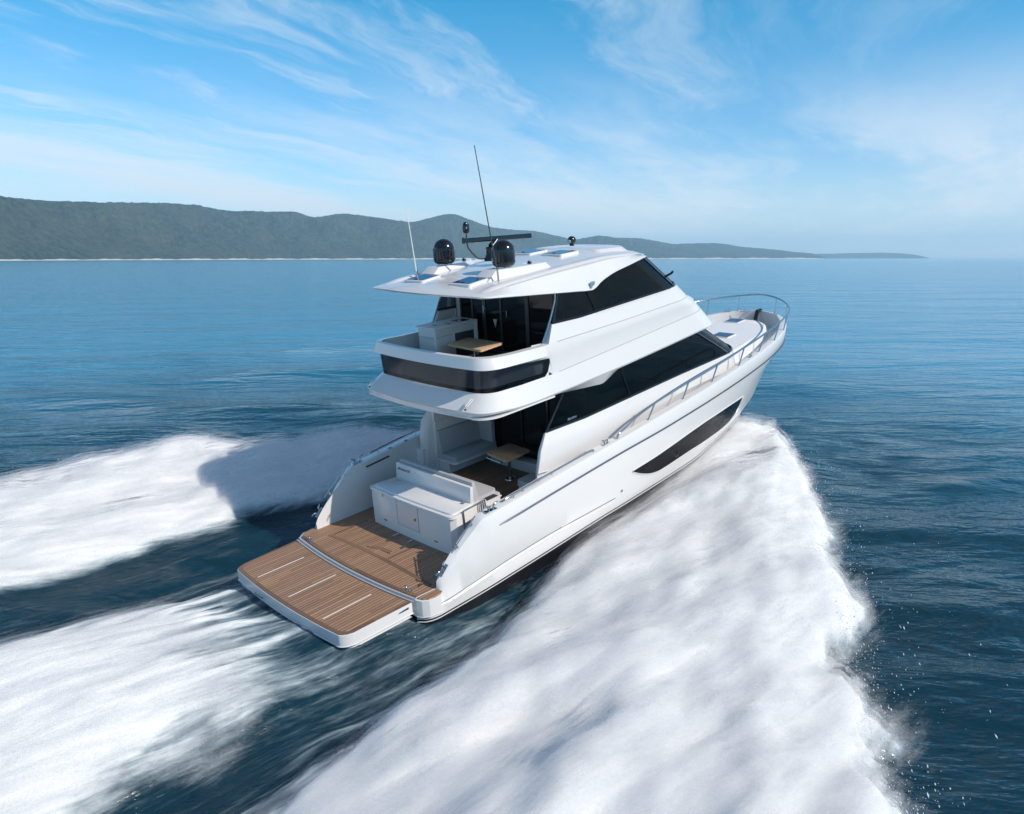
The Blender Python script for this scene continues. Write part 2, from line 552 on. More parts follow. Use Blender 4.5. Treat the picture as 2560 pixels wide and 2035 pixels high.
def hull_y(x, z):
    """topside half-beam at x (real) and height z, from the row curves"""
    zs, ys = [], []
    for row, fy, fz in (('bt', bt_y, bt_z), ('lo', lo_y, lo_z), ('le', le_y, le_z), ('cr', cr_y, cr_z), ('kn', kn_y, kn_z)):
        xb = x if x < 10 else 10 + (x - 10) * 9.4 / (XEND[row] - 10)
        zs.append(fz(min(xb, 19.4))); ys.append(fy(min(xb, 19.4)))
    return float(np.interp(z, zs, ys))

# hull window: long black wedge on each side, bottom edge sweeping up to a point forward
WT = pchip([6.47, 7.42, 8.37, 9.65, 10.56, 12.0, 13.56], [.695, .745, .83, .94, .985, .985, .955])
WB = pchip([6.47, 6.83, 7.12, 7.53, 7.92, 8.72, 9.82, 11.51, 12.3, 12.87, 13.31, 13.56], [.68, .51, .40, .285, .24, .27, .31, .31, .33, .42, .65, .945])
for sgn in (-1, 1):
    xs = np.linspace(6.47, 13.56, 80)
    def strip(off, top=0.0, bot=0.0):
        return [[(x, sgn * (hull_y(x, z) + off), z) for z in np.linspace(WB(x) - bot, WT(x) + top, 7)] for x in xs]
    MB().grid(strip(.006)).build('hull_window', M_HULLWIN, hull, smooth=30)
    # raised surround
    top = [(x, sgn * (hull_y(x, WT(x)) + .008), WT(x) + .012) for x in xs]
    bot = [(x, sgn * (hull_y(x, WB(x)) + .008), WB(x) - .012) for x in xs]
    MB().tube(top + bot[::-1] + [top[0]], .014, 6, False).build('window_surround', M_GEL, hull, smooth=50)
    # round opening port set in the glass
    c = (8.75, sgn * (hull_y(8.75, .5) + .012), .5)
    ring = [(c[0] + .11 * math.cos(t), c[1], c[2] + .11 * math.sin(t)) for t in np.linspace(0, 2 * math.pi, 25)]
    MB().tube(ring, .008, 6, False).build('porthole_ring', M_GREYD, hull, smooth=50)
    # outlets
    MB().lathe((6.05, sgn * (hull_y(6.05, .28) + .01), .27), [(.0, -.01), (.035, -.01), (.035, .01), (.02, .012)], 12, 'y').build('drain_outlet', M_STEEL, hull, smooth=40)

# ---- decks inside the hull
def deck_between(xs, yf, zf, name, mat, parent, thick=.03):
    m = MB()
    m.grid([[(x, y, zf(x)) for y in np.linspace(-yf(x), yf(x), 9)] for x in xs])
    return m.build(name, mat, parent, smooth=30)

sd_z = lambda x: float(np.interp(x, [3.4, 8, 14, 19.4], [1.20, 1.54, 2.0, 2.24]))
def cap_inner(x):
    return max(abs(hull_rows(x)[0][1]) - .012, 0.0)
deck_between(np.concatenate([np.linspace(5.5, 15, 30), np.linspace(15.2, 19.35, 24)]), cap_inner, sd_z, 'side_deck', M_GELM, hull)
# side-deck wings beside the cockpit (behind the raised house sides)
for sgn in (-1, 1):
    m = MB()
    m.grid([[(x, sgn * y, sd_z(x)) for y in (2.02, cap_inner(x))] for x in np.linspace(3.35, 5.5, 8)])
    m.grid([[(3.35, sgn * 2.02, z), (3.35, sgn * cap_inner(3.35), z)] for z in (sd_z(3.35), .95, .5)])
    m.grid([[(x, sgn * 2.02, z) for z in (sd_z(x), .5)] for x in np.linspace(3.35, 5.5, 8)])
    m.build('side_deck', M_GELM, hull, smooth=30)

# platform deck moulding under the teak (between the fins) and its aft edge
hinge_x = lambda y: -.70 + .15 * (y / 2.2) ** 2
pl_out = [(hinge_x(y), y) for y in np.linspace(-2.24, 2.24, 15)]
poly = pl_out + [(-.3, 2.42), (-.02, 2.44), (0.1, 2.26), (3.3, 2.26), (3.3, -2.26), (0.1, -2.26), (-.1, -2.5), (-.38, -2.46), (-.5, -2.36)]
pm = MB().plan(poly, -.34, .03)
plat = pm.build('swim_platform', M_GEL, Y, bevel=.012)
# teak on the main platform
poly = [(hinge_x(y) + .07, y) for y in np.linspace(-2.18, 2.2, 15)] + [(-.30, 2.36), (-.03, 2.4), (0.02, 2.23), (2.2, 2.23), (2.2, 1.5), (1.18, 1.5), (1.18, -1.5), (2.2, -1.5), (2.2, -2.23), (0.02, -2.23)]
MB().plan(poly, .03, .055).build('teak_deck', M_TEAK, plat)
poly = [(.015, -2.245), (.015, -2.40), (-.06, -2.45), (-.22, -2.46), (-.36, -2.42), (-.46, -2.33), (-.50, -2.215)]
MB().plan(poly, .03, .055).build('teak_deck', M_TEAK, plat)
MB().prism([(-.52, -2.185, .056), (0.015, -2.228, .056), (0.015, -2.244, .056), (-.52, -2.205, .056)], (0, 0, .004)).build('white_seam', M_WHITEP, plat)
# darker boards: margin along the hinge, cross board, hatch frames
def strip_xy(p, w, z, name, mat, par, h=.004):
    P = np.array(p, float)
    out, inn = [], []
    for i in range(len(P)):
        d = P[min(i + 1, len(P) - 1)] - P[max(i - 1, 0)]
        d /= np.linalg.norm(d)
        n = np.array([-d[1], d[0]]) * w / 2
        out.append(tuple(P[i] + n)); inn.append(tuple(P[i] - n))
    return MB().plan(out + inn[::-1], z, z + h).build(name, mat, par)
strip_xy([(hinge_x(y) + .115, y) for y in np.linspace(-2.17, 2.2, 15)], .08, .0555, 'margin_board', M_TEAKX, plat)
strip_xy([(.0 + .03 * (1 - (y / 2) ** 2) * 3, y) for y in np.linspace(-2.05, 1.72, 15)], .10, .0555, 'cross_board', M_TEAKX, plat)
strip_xy([(.30, .42), (.38, .1), (.40, -.18)], .11, .0560, 'cross_board', M_TEAKX, plat, .005)
strip_xy([(.22, .50), (.33, .12), (.34, -.24)], .02, .0560, 'hatch_seam', M_RUB, plat)
strip_xy([(.16, -.40), (1.05, -.42)], .015, .0560, 'hatch_seam', M_RUB, plat)
strip_xy([(.10, 1.66), (1.1, 1.64)], .015, .0560, 'hatch_seam', M_RUB, plat)
for (x, y) in ((.72, .32), (.70, -.22)):
    MB().box(x - .05, x + .05, y - .035, y + .035, .056, .062).build('hatch_ring', M_GREYD, plat)
for (x, y) in ((1.02, .42), (1.03, -.12)):
    MB().box(x - .09, x + .09, y - .035, y + .035, .0555, .064).build('deck_latch', M_STEEL, plat, bevel=.004)
# hinge channel
hc = MB()
for (o1, o2, z0, z1) in ((.006, .045, .03, .043), (-.055, -.025, .0, .014)):
    a = [(hinge_x(y) + o1, y) for y in np.linspace(-2.2, 2.24, 17)]
    b = [(hinge_x(y) + o2, y) for y in np.linspace(-2.2, 2.24, 17)]
    hc.plan(a + b[::-1], z0, z1)
hc.build('hinge_channel', M_CUSH, plat, smooth=30)

# folding platform
def fp_poly(ins=0.0, fw=.07):
    aft = [(-2.36 + .105 * (y / 2.0) ** 2 + ins, y) for y in np.linspace(2.0 - ins, -2.0 + ins, 11)]
    pts = [(hinge_x(2.2) - fw, 2.24 - ins)] + [(-2.0, 2.16 - ins)] + [(-2.13 + ins * .6, 2.12 - ins), (-2.21 + ins * .8, 2.06 - ins)] + aft
    pts += [(-2.21 + ins * .8, -2.06 + ins), (-2.13 + ins * .6, -2.12 + ins), (-2.0, -2.16 + ins), (hinge_x(2.2) - fw, -2.2 + ins)]
    pts += [(hinge_x(y) - fw, y) for y in np.linspace(-2.1, 2.1, 13)]
    return pts
fold = MB().plan(fp_poly(0), -.24, .0).build('folding_platform', M_GEL, Y, bevel=.02)
lowp = [(x * .985 - .02, y * .975) for x, y in fp_poly(.03)]
MB().plan(lowp, -.36, -.22).build('platform_skirt', M_GEL, fold, bevel=.02)
MB().plan(fp_poly(.02, .09), -.002, .012).build('border_board', M_TEAKX, fold)
MB().plan(fp_poly(.10, .10), .011, .016).build('teak_deck', M_TEAK, fold)
for y in (1.29, 0, -1.29):
    MB().box(-2.13, -.97, y - .011, y + .011, .015, .020).build('white_strip', M_WHITEP, fold)
MB().tube([(-2.39, .95, -.1), (-2.41, .95, -.12), (-2.41, .62, -.12), (-2.39, .62, -.1)], .012, 6).build('tow_ring', M_DARKSTEEL, fold)
MB().prism([(-.72, -2.19, -.05), (-.95, -2.19, -.07), (-.98, -2.19, -.09), (-.72, -2.19, -.10)], (0, -.012, 0)).build('side_vent', M_STEEL, fold)
# cleats recessed at the hinge
def cleat(x, y, z, sc=1.0, rz=0.0, parent=Y, up=None):
    """polished bollard-type cleat with two flared horns"""
    m = MB()
    m.box(-.13, .13, -.035, .035, 0, .012)
    for s in (-1, 1):
        m.tube(smooth_path([(s * .05, 0, 0), (s * .055, 0, .06), (s * .09, 0, .10), (s * .16, 0, .115)], 4), [.02] * 8 + [.017, .016, .014, .013, .012], 8)
    o = m.build('cleat', M_STEEL, parent, smooth=45)
    o.location = (x, y, z)
    o.scale = (sc,) * 3
    o.rotation_euler = (0, 0, rz) if up is None else up
    return o
cleat(-.45, 1.84, .056, .75, R(85), plat)
cleat(-.42, -1.84, .056, .75, R(-85), plat)

# ---- cockpit: sole, steps, transom island
ck = MB().plan([(2.2, -2.25), (5.52, -2.05), (5.52, 2.05), (2.2, 2.25)], .25, .50)
ck.box(1.95, 2.22, -2.25, -1.5, .03, .27); ck.box(1.95, 2.22, 1.5, 2.25, .03, .27)
cockpit = ck.build('cockpit_sole', M_GEL, Y)
MB().plan([(2.2, -2.23), (3.33, -2.23), (3.34, -2.0), (5.5, -2.0), (5.5, 2.0), (3.34, 2.0), (3.33, 2.23), (2.2, 2.23)], .5005, .512).build('teak_deck', M_TEAKC, cockpit)
for s in (-1, 1):
    MB().box(1.95, 2.19, s * 1.88 - .34, s * 1.88 + .34, .271, .283).build('step_tread', M_TEAKC, cockpit)

aftx = lambda y: 1.18 - .03 * (1 - (y / 1.5) ** 2)
isl = [(aftx(y), y) for y in np.linspace(-1.45, 1.45, 9)]
base = isl + [(1.25, 1.53), (2.40, 1.40), (3.08, 1.1), (3.14, 1.0), (3.14, -1.1), (3.06, -1.2), (2.40, -1.38), (1.25, -1.53)]
zt = lambda x: 1.0 if x < 2.3 else .86
island = MB().plan(arc_corner(isl[:1] + isl[1:-1] + isl[-1:] + [(1.3, 1.55), (2.36, 1.42), (2.36, -1.42), (1.3, -1.55)], 0.0), .05, .97).build('transom_locker', M_GEL, Y, bevel=.015)
topc = arc_corner([(1.155, -1.56), (1.10, 0), (1.155, 1.56), (2.37, 1.43), (2.37, -1.43)], [.14, .5, .14, .05, .05], 8)
MB().plan(topc, .965, 1.005).build('locker_top', M_GEL, island, bevel=.012)
tp2 = arc_corner([(1.24, -1.47), (1.19, 0), (1.24, 1.47), (1.93, 1.37), (1.93, -1.37)], [.16, .5, .16, .02, .02], 8)
MB().plan(tp2, 1.003, 1.045).build('locker_lid', M_GEL, island, bevel=.03)
# backrest wall of the aft bench: low board that carries the yacht's name, with padded back
MB().add([(1.90, -1.37, 1.0), (1.90, 1.36, 1.0), (1.93, 1.36, 1.43), (1.93, -1.37, 1.43), (2.02, -1.37, 1.0), (2.02, 1.36, 1.0), (2.02, 1.36, 1.43), (2.02, -1.37, 1.43)],
         [(0, 1, 2, 3), (4, 7, 6, 5), (0, 4, 5, 1), (3, 2, 6, 7), (0, 3, 7, 4), (1, 5, 6, 2)]).build('seat_back_board', M_GEL, island, bevel=.02)
MB().add([(2.03, -1.33, .98), (2.03, 1.36, .98), (2.05, 1.36, 1.50), (2.05, -1.30, 1.50), (2.25, -1.33, .98), (2.25, 1.36, .98), (2.14, 1.36, 1.50), (2.14, -1.30, 1.50)],
         [(0, 1, 2, 3), (4, 7, 6, 5), (0, 4, 5, 1), (3, 2, 6, 7), (0, 3, 7, 4), (1, 5, 6, 2)]).build('seat_back', M_CUSH, island, bevel=.03)
bench = MB().plan(arc_corner([(2.36, -1.4), (2.36, 1.4), (2.9, 1.32), (3.14, 1.05), (3.14, -1.1), (2.9, -1.36)], [0, 0, .1, .1, .1, .1]), .5, .86).build('bench_base', M_GEL, island, bevel=.02)
MB().plan(arc_corner([(2.27, -1.1), (2.27, 1.33), (2.85, 1.27), (3.10, 1.02), (3.10, -1.02), (2.9, -1.1)], [0, 0, .1, .1, .1, .05]), .862, .95).build('bench_cushion', M_CUSH, island, bevel=.03)
MB().box(2.30, 2.95, -1.36, -1.12, .862, .90).build('bench_end', M_GEL, island, bevel=.02)
MB().box(2.45, 2.85, -1.33, -1.17, .901, .915).build('switch_panel', M_GREYD, island, bevel=.006)
# locker details: door outline, catches
dr = MB()
def seam(m, a, b, w=.0035, off=(-.004, 0, 0)):
    a, b, off = np.array(a, float), np.array(b, float), np.array(off, float)
    m.tube([tuple(a + off), tuple(b + off)], w, 4)
X0 = 1.153
for a, b in (((X0 + .003, .45, .93), (X0 + .003, .44, .30)), ((X0, -.36, .93), (X0, -.36, .30)), ((X0 + .003, .44, .30), (X0, -.36, .30)), ((X0 + .03, 1.5, .95), (X0 + .027, -1.46, .95))):
    seam(dr, a, b)
dr.build('door_seam', M_GREYD, island)
MB().box(X0 - .006, X0 + .01, -.33, .41, .32, .92).build('locker_door', M_GEL, island)
MB().lathe((X0 - .01, -.24, .60), [(.0, -.012), (.035, -.012), (.03, .012)], 12, 'x').build('door_latch', M_BRASS, island, smooth=40)
MB().box(X0 + .0, X0 + .012, .96, 1.0, .87, .97).build('lid_catch', M_STEEL, island, bevel=.003)
for y in (.95, -.93):
    MB().box(X0 - .002, X0 + .02, y - .06, y + .06, .235, .27).build('vent_slot', M_STEEL, island, bevel=.004)
for (x, y) in ((1.80, 1.15), (1.80, -1.2)):
    MB().box(x - .04, x + .04, y - .05, y + .05, 1.046, 1.052).build('lid_hinge', M_STEEL, island)
# steel gate folded against the side of the locker
g = MB()
for a, b in (((1.50, -1.555, 1.06), (2.18, -1.555, 1.10)), ((1.50, -1.555, 1.06), (1.55, -1.555, .36)), ((1.55, -1.555, .74), (2.20, -1.555, .84)), ((2.18, -1.555, 1.10), (2.20, -1.555, .84)), ((2.12, -1.555, 1.10), (2.14, -1.555, .84)), ((2.06, -1.555, 1.09), (2.08, -1.555, .83))):
    g.tube([a, b], .017, 8)
g.build('boarding_gate', M_STEEL, island, smooth=40)


def text_mesh(name, s, size, mat, parent, loc, rot, ext=.002, shear=.3):
    cu = bpy.data.curves.new(name, 'FONT')
    cu.body = s
    cu.size = size
    cu.shear = shear
    cu.extrude = ext
    cu.offset = size * .01
    tmp = bpy.data.objects.new(name + '_src', cu)
    COL.objects.link(tmp)
    dg = bpy.context.evaluated_depsgraph_get()
    me = bpy.data.meshes.new_from_object(tmp.evaluated_get(dg))
    bpy.data.objects.remove(tmp)
    me.name = name
    me.materials.clear()
    me.materials.append(mat)
    o = bpy.data.objects.new(name, me)
    link(o, parent)
    o.matrix_local = Matrix.Translation(loc) @ rot.to_4x4()
    return o
# text on aft face of the board: reads left-to-right from astern => +x_text = -y, up = z
rt = Matrix(((0, 0, -1), (-1, 0, 0), (0, 1, 0)))
text_mesh('name_lettering', 'Maritimo 55', .095, M_INK, island, (1.907, 1.28, 1.28), rt)

# ---- saloon house: lower sides
def ring(xsil, z, hw=2.1, aft=None, a=1.6, n=2.3, cnt=14, zf=None):
    """starboard half ring from the side round the front; xsil = x where the flank starts to turn away"""
    xc = xsil - .72
    out = []
    for k in range(cnt + 1):
        t = (math.pi / 2) * (1 - k / cnt)
        cx_ = abs(math.cos(t)) ** (2 / n) * a
        sy_ = abs(math.sin(t)) ** (2 / n) * hw
        out.append((xc + cx_, -sy_))
    return out


def band(side_lo, side_hi, xs_lo, xs_hi, hw_lo, hw_hi, zf_lo, zf_hi, x0_lo, x0_hi, ns=24, cnt=14, rows=2, a=1.6, bulge=0.0):
    """strip between two rings, mirrored; side_* unused; returns grid rows full port->front->starboard"""
    def full(x0, xs_, hw, zf):
        r = ring(xs_, 0, hw, cnt=cnt, a=a)
        side = [(x, -hw) for x in np.linspace(x0, r[0][0], ns + 1)[:-1]]
        half = [(x, y, zf(x)) for x, y in side + r]
        return half + [(x, -y, z) for x, y, z in half[::-1][1:]]
    A, B = full(x0_lo, xs_lo, hw_lo, zf_lo), full(x0_hi, xs_hi, hw_hi, zf_hi)
    out = []
    for i in range(rows):
        t = i / (rows - 1)
        out.append([tuple(np.array(p) * (1 - t) + np.array(q) * t) for p, q in zip(A, B)])
    return out

lin = lambda xs, ys: (lambda x: float(np.interp(x, xs, ys)))
# heights of the flank lines
z_foot = lin([3.3, 8, 14], [1.22, 1.56, 2.0])
z_kink = lin([3.45, 7.6, 15], [1.97, 1.92, 2.06])
z_sill = lin([3.8, 5.35, 6.94, 9.9, 12.9, 14.5], [2.36, 2.33, 2.38, 2.47, 2.53, 2.55])
z_brow = lin([2.0, 2.8, 3.44, 4.92, 6.97, 9.0, 10.95, 12.8], [3.36, 3.30, 3.29, 3.33, 3.42, 3.54, 3.67, 3.74])
z_cr2 = lin([2.0, 3.05, 4.14, 6.85, 10.7, 12.5], [3.69, 3.70, 3.76, 3.94, 4.21, 4.3])
z_cr1 = lin([3.9, 4.07, 6.86, 9.97, 11.5], [4.46, 4.48, 4.55, 4.68, 4.75])
z_fsill = lin([4.2, 5.27, 6.86, 9.21, 10.6], [4.90, 4.89, 4.96, 5.06, 5.1])

hm = MB()
hm.grid(band(None, None, 13.5, 13.5, 2.07, 2.16, z_foot, z_kink, 3.36, 3.50, rows=3))
hm.grid(band(None, None, 13.5, 13.45, 2.16, 2.06, z_kink, z_sill, 3.50, 3.80, rows=3))
house = hm.build('deckhouse', M_GEL, Y, smooth=28)
# aft edge returns of the house sides (rounded wing ends)
for s in (-1, 1):
    m = MB()
    outer = [(3.80, 2.06, 2.36), (3.50, 2.16, 1.97), (3.40, 2.14, 1.50), (3.36, 2.12, 1.22)]
    inner = [(3.90, 1.98, 2.34), (3.66, 1.96, 1.97), (3.56, 1.96, 1.50), (3.50, 1.96, .5)]
    fwd = [(4.6, 1.97, 2.34), (4.6, 1.96, 1.97), (4.6, 1.96, 1.50), (4.6, 1.96, .5)]
    mid = [((a[0] + b[0]) / 2 - .045, (a[1] + b[1]) / 2, (a[2] + b[2]) / 2) for a, b in zip(outer, inner)]
    m.grid([[(p[0], s * p[1], p[2]) for p in L] for L in (outer, mid, inner, fwd, [(5.5, 1.97, 2.34), (5.5, 1.96, 1.97), (5.5, 1.96, 1.5), (5.5, 1.96, .5)])])
    m.build('wing_panel', M_GEL, house, smooth=45)
    MB().tube([(3.82, s * 2.07, 2.37), (3.51, s * 2.165, 1.97), (3.40, s * 2.15, 1.49), (3.78, s * 2.155, 1.46)], .018, 6).build('wing_trim', M_GEL, house, smooth=40)
# sill cap above the side wall
ml = MB()
a = band(None, None, 13.45, 13.45, 2.06, 1.99, z_sill, z_sill, 3.85, 3.9, rows=2)
ml.grid(a)
ml.build('window_sill', M_GEL, house, smooth=30)

# saloon glass: side panes follow the arch line; front wraps round
z_arch = lin([3.6, 4.55, 6.15, 6.3, 6.7, 7.1, 7.5, 9.25, 11.17, 12.6], [3.22, 3.17, 3.03, 3.06, 3.22, 3.34, 3.37, 3.46, 3.60, 3.68])
def full_ring(x0, xs_, hw, zf, ns=40, cnt=14, a=1.6):
    r = ring(xs_, 0, hw, cnt=cnt, a=a)
    side = [(x, -hw) for x in np.linspace(x0, r[0][0], ns + 1)[:-1]]
    half = [(x, y, zf(x)) for x, y in side + r]
    return half
A = full_ring(3.82, 13.38, 2.035, lambda x: z_sill(x) - .01)
B = full_ring(4.55, 11.28, 2.0, lambda x: z_arch(x) + .0)
for s in (-1, 1):
    # side glass to the front corner
    k = 44
    for seg, nm, (i0, i1) in (('s', 'side_window', (0, 16)), ('s', 'side_window', (16, 41)), ('s', 'side_window', (41, 47))):
        rows = [[(p[0], -s * p[1], p[2]), (q[0], -s * q[1], q[2])] for p, q in zip(A[i0:i1 + 1], B[i0:i1 + 1])]
        MB().grid(rows).build(nm, M_GLASS, house, smooth=30)
    # black frame lines: mullions
    for i in (16, 41, 47):
        p, q = A[i], B[i]
        MB().tube([(p[0], -s * (p[1] - .004), p[2]), (q[0], -s * (q[1] - .004), q[2])], .035, 6).build('mullion', M_BLACK, house, smooth=40)
    fr = [(p[0], -s * (p[1] - .006), p[2] + .03) for p in A]
    MB().tube(fr, .035, 6).build('window_frame', M_BLACK, house, smooth=40)
# windscreen
Af, Bf = A[47:], B[47:]
Af = Af + [(x, -y, z) for x, y, z in Af[::-1][1:]]
Bf = Bf + [(x, -y, z) for x, y, z in Bf[::-1][1:]]
MB().grid([list(t) for t in zip(Af, Bf)]).build('windscreen', M_BGLASS, house, smooth=30)
# aft edge frame of side glass
for s in (-1, 1):
    MB().tube([(3.84, s * 2.045, 2.36), (4.56, s * 2.01, 3.16)], .028, 6).build('window_frame', M_BLACK, house, smooth=40)
    t = None
text_mesh('side_badge', 'Maritimo', .095, M_EMB, house, (4.66, -2.052, 2.44), Matrix(((1, 0, 0), (0, 0, -1), (0, 1, 0))) @ Matrix.Rotation(R(1), 3, 'Z'))

# interior: saloon sole, furniture glimpsed through the glass, aft bulkhead
MB().box(5.56, 13.0, -1.95, 1.95, 1.25, 1.3).build('saloon_sole', M_DARKIN, house)
it = MB()
it.box(7.9, 9.3, -1.75, -1.15, 2.05, 2.10)
it.box(8.5, 8.62, -1.5, -1.38, 1.3, 2.06)
it.build('saloon_table', M_LIN, house, bevel=.01)
it = MB(); it.box(9.9, 10.7, -1.7, -.9, 1.3, 1.95); it.box(10.5, 10.75, -1.7, -.9, 1.95, 2.7)
it.build('saloon_seat', M_TAN, house, bevel=.05)
it = MB(); it.box(11.1, 11.9, -1.6, .8, 1.3, 2.2); it.box(11.5, 12.6, -1.5, 1.5, 2.2, 2.34)
it.build('galley_counter', M_LIN, house, bevel=.04)
MB().lathe((11.3, -1.3, 2.2), [(.0, 0), (.1, 0), (.12, .1), (.05, .28), (.04, .3)], 16).build('vase', M_WHITEP, house, smooth=40)
bk = MB(); bk.box(5.50, 5.54, -1.95, 1.95, .5, 3.2)
bk.build('saloon_bulkhead', M_BGLASS, house)
bf = MB()
for y in (-1.93, -.7, .25, 1.2):
    bf.box(5.455, 5.50, y - .03, y + .03, .5, 3.15)
bf.box(5.455, 5.50, -1.9, 1.2, .5, .56); bf.box(5.455, 5.50, -1.9, 1.2, 2.9, 2.96)
bf.build('door_frame', M_BLACK, house, bevel=.005)
# cockpit port side lining with window above the sofa
pl_ = MB()
pl_.box(3.72, 5.5, 1.86, 1.96, .5, 1.95); pl_.box(3.72, 5.5, 1.88, 1.98, 1.95, 2.30)
pl_.build('cockpit_lining', M_GEL, house, bevel=.01)
for s in (1,):
    m = MB()
    # raked pillar from wing to overhang, with a frame round the side window
    m.tube([(3.82, 1.97, 2.33), (4.0, 1.96, 3.2)], .06, 8)
    m.tube([(4.0, 1.93, 2.33), (4.2, 1.93, 3.2)], .035, 8)
    m.tube([(4.0, 1.93, 2.36), (5.5, 1.93, 2.42)], .04, 8)
    m.build('window_pillar', M_GEL, house, smooth=40)

# ---- sofas in the cockpit
def sofa(sgn, x0, x1):
    root = MB().plan([(x0 + .05, sgn * 1.45), (x1, sgn * 1.45), (x1, sgn * 1.95), (x0 + .05, sgn * 1.95)], .5, .84).build('cockpit_sofa', M_GEL, Y, bevel=.02)
    MB().plan(arc_corner([(x0, sgn * 1.12), (x1, sgn * 1.12), (x1, sgn * 1.92), (x0, sgn * 1.92)], [.12, .05, .0, .02]), .84, .90).build('seat_lip', M_GEL, root, bevel=.02)
    MB().plan(arc_corner([(x0 + .01, sgn * 1.15), (x1, sgn * 1.15), (x1, sgn * 1.84), (x0 + .01, sgn * 1.84)], [.12, .05, .0, .02]), .90, 1.05).build('seat_cushion', M_CUSH, root, bevel=.04)
    MB().add([(x0 + .02, sgn * 1.68, 1.04), (x1, sgn * 1.68, 1.04), (x1, sgn * 1.77, 1.68), (x0 + .02, sgn * 1.77, 1.68), (x0 + .02, sgn * 1.86, 1.04), (x1, sgn * 1.86, 1.04), (x1, sgn * 1.86, 1.68), (x0 + .02, sgn * 1.86, 1.68)],
             [(0, 1, 2, 3), (4, 7, 6, 5), (0, 4, 5, 1), (3, 2, 6, 7), (0, 3, 7, 4), (1, 5, 6, 2)]).build('back_cushion', M_CUSH, root, bevel=.03)
    MB().plan(arc_corner([(x1 - .12, sgn * 1.22), (x1 + .02, sgn * 1.22), (x1 + .02, sgn * 1.8), (x1 - .12, sgn * 1.8)], .02), 1.04, 1.66).build('end_cushion', M_CUSH, root, bevel=.03)
    return root
sofa(1, 3.72, 5.36)
sofa(-1, 4.3, 5.36)
s2 = MB().box(3.72, 4.35, -1.95, -1.2, .5, .84).build('side_seat', M_GEL, Y, bevel=.02)
MB().plan(arc_corner([(3.68, -1.16), (4.36, -1.16), (4.36, -1.9), (3.68, -1.9)], [.1, 0, 0, .02]), .85, 1.0).build('seat_cushion', M_CUSH, s2, bevel=.04)
s3 = MB().box(5.1, 5.44, -1.2, 1.2, .5, .80).build('threshold_seat', M_GEL, Y, bevel=.02)


def table(name, pts, z, th, foot, fz, tilt=None):
    root = MB().plan(arc_corner(pts, .07, 4), z - th, z).build(name, M_TABLE, Y, bevel=.008)
    MB().tube([(foot[0], foot[1], fz + .03), (foot[0], foot[1], z - th - .03)], .045, 12).build('pedestal', M_STEEL, root, smooth=40)
    MB().lathe((foot[0], foot[1], fz), [(.0, 0), (.17, 0), (.16, .025), (.07, .05)], 20).build('base_plate', M_STEEL, root, smooth=40)
    return root
tb = table('cockpit_table', [(4.30, -.24), (4.43, .66), (5.36, .66), (5.30, -.20)], 1.10, .055, (4.50, -.15), .512)
MB().tube([(4.40, .55, 1.02), (4.33, .55, 1.0), (4.27, -.05, 1.0), (4.34, -.05, 1.02)], .018, 8).build('grab_bar', M_STEEL, tb, smooth=40)

# ---- flybridge deck moulding: overhang skirt, smoked panel, coaming, flank
def U(x_c, curv, yc, xcor, rcorner, zfun, x_end, yside=None, nA=13, nC=8, nS=64):
    """half of a U-shaped rim, from the centre of the aft edge round the starboard corner and forward to x_end
    x_c: centre x, curv: aft edge bows; yc: half beam aft; xcor: x of nominal corner"""
    pts = []
    ya = yc - rcorner
    for k in range(nA):
        y = ya * k / (nA - 1)
        x = x_c + (xcor - x_c) * (y / ya) ** 2 * .55
        pts.append((x, -y))
    P0 = np.array(pts[-1]); 
    P1 = np.array([P0[0] + .06, -yc]); P2 = np.array([P0[0] + rcorner * 1.35, -yc])
    for k in range(1, nC + 1):
        t = k / nC
        p = (1 - t) ** 2 * P0 + 2 * t * (1 - t) * P1 + t * t * P2
        pts.append(tuple(p))
    for k in range(1, nS + 1):
        t = k / nS
        x = P2[0] + (x_end - P2[0]) * t
        y = yc if yside is None else float(np.interp(x, [P2[0], P2[0] + 1.5, x_end], [yc, yside, yside]))
        pts.append((x, -y))
    return [(x, y, zfun(x, y)) for x, y in pts]

X_F = 11.0
def flank_full(half_u, xs_front, hw, zf, cnt=14, a=1.6):
    """append the front wrap to a half U"""
    r = ring(xs_front, 0, hw, cnt=cnt, a=a)
    return half_u + [(x, y, zf(x)) for x, y in r[1:]]
def mk_row(xc, yc, xcor, rc, zaft, zf, xsil, hw, blend=2.6):
    r0 = ring(xsil, 0, hw)[0][0]
    def zfun(x, y):
        t = min(max((x - xcor) / .8, 0), 1)
        return zaft * (1 - t) + zf(x) * t if not callable(zaft) else zaft(x, y)
    h = U(xc, 0, yc, xcor, rc, zfun, r0, hw)
    return flank_full(h, xsil, hw, zf)

rowB = mk_row(1.57, 2.24, 1.80, .46, 3.36, z_brow, 11.75, 2.20)      # lip
rowA = [(x + (.03 if i < 13 else 0), y * .985, z - .05) for i, (x, y, z) in enumerate(rowB)]
rowC = mk_row(1.97, 1.98, 2.12, .42, 3.69, z_cr2, 11.1, 2.13)     # panel foot / crease 2
z_wt = lin([2, 4.05, 4.5, 6, 11], [4.22, 4.15, 4.16, 4.3, 4.5])
rowD = mk_row(1.95, 2.02, 2.10, .42, 4.20, z_wt, 10.75, 2.12)       # panel top
rowE = mk_row(1.80, 2.20, 2.00, .50, 4.25, lambda x: z_wt(x) + .06, 10.7, 2.13)    # coaming lower lip
rowF = mk_row(1.88, 2.03, 2.06, .42, 4.49, lambda x: max(z_cr1(x), 4.46), 10.35, 2.10)    # coaming top outer / crease 1
def both(row):
    return row + [(x, -y, z) for x, y, z in row[::-1][1:]] if abs(row[-1][1]) < 1e-6 else row + mir(row[::-1])
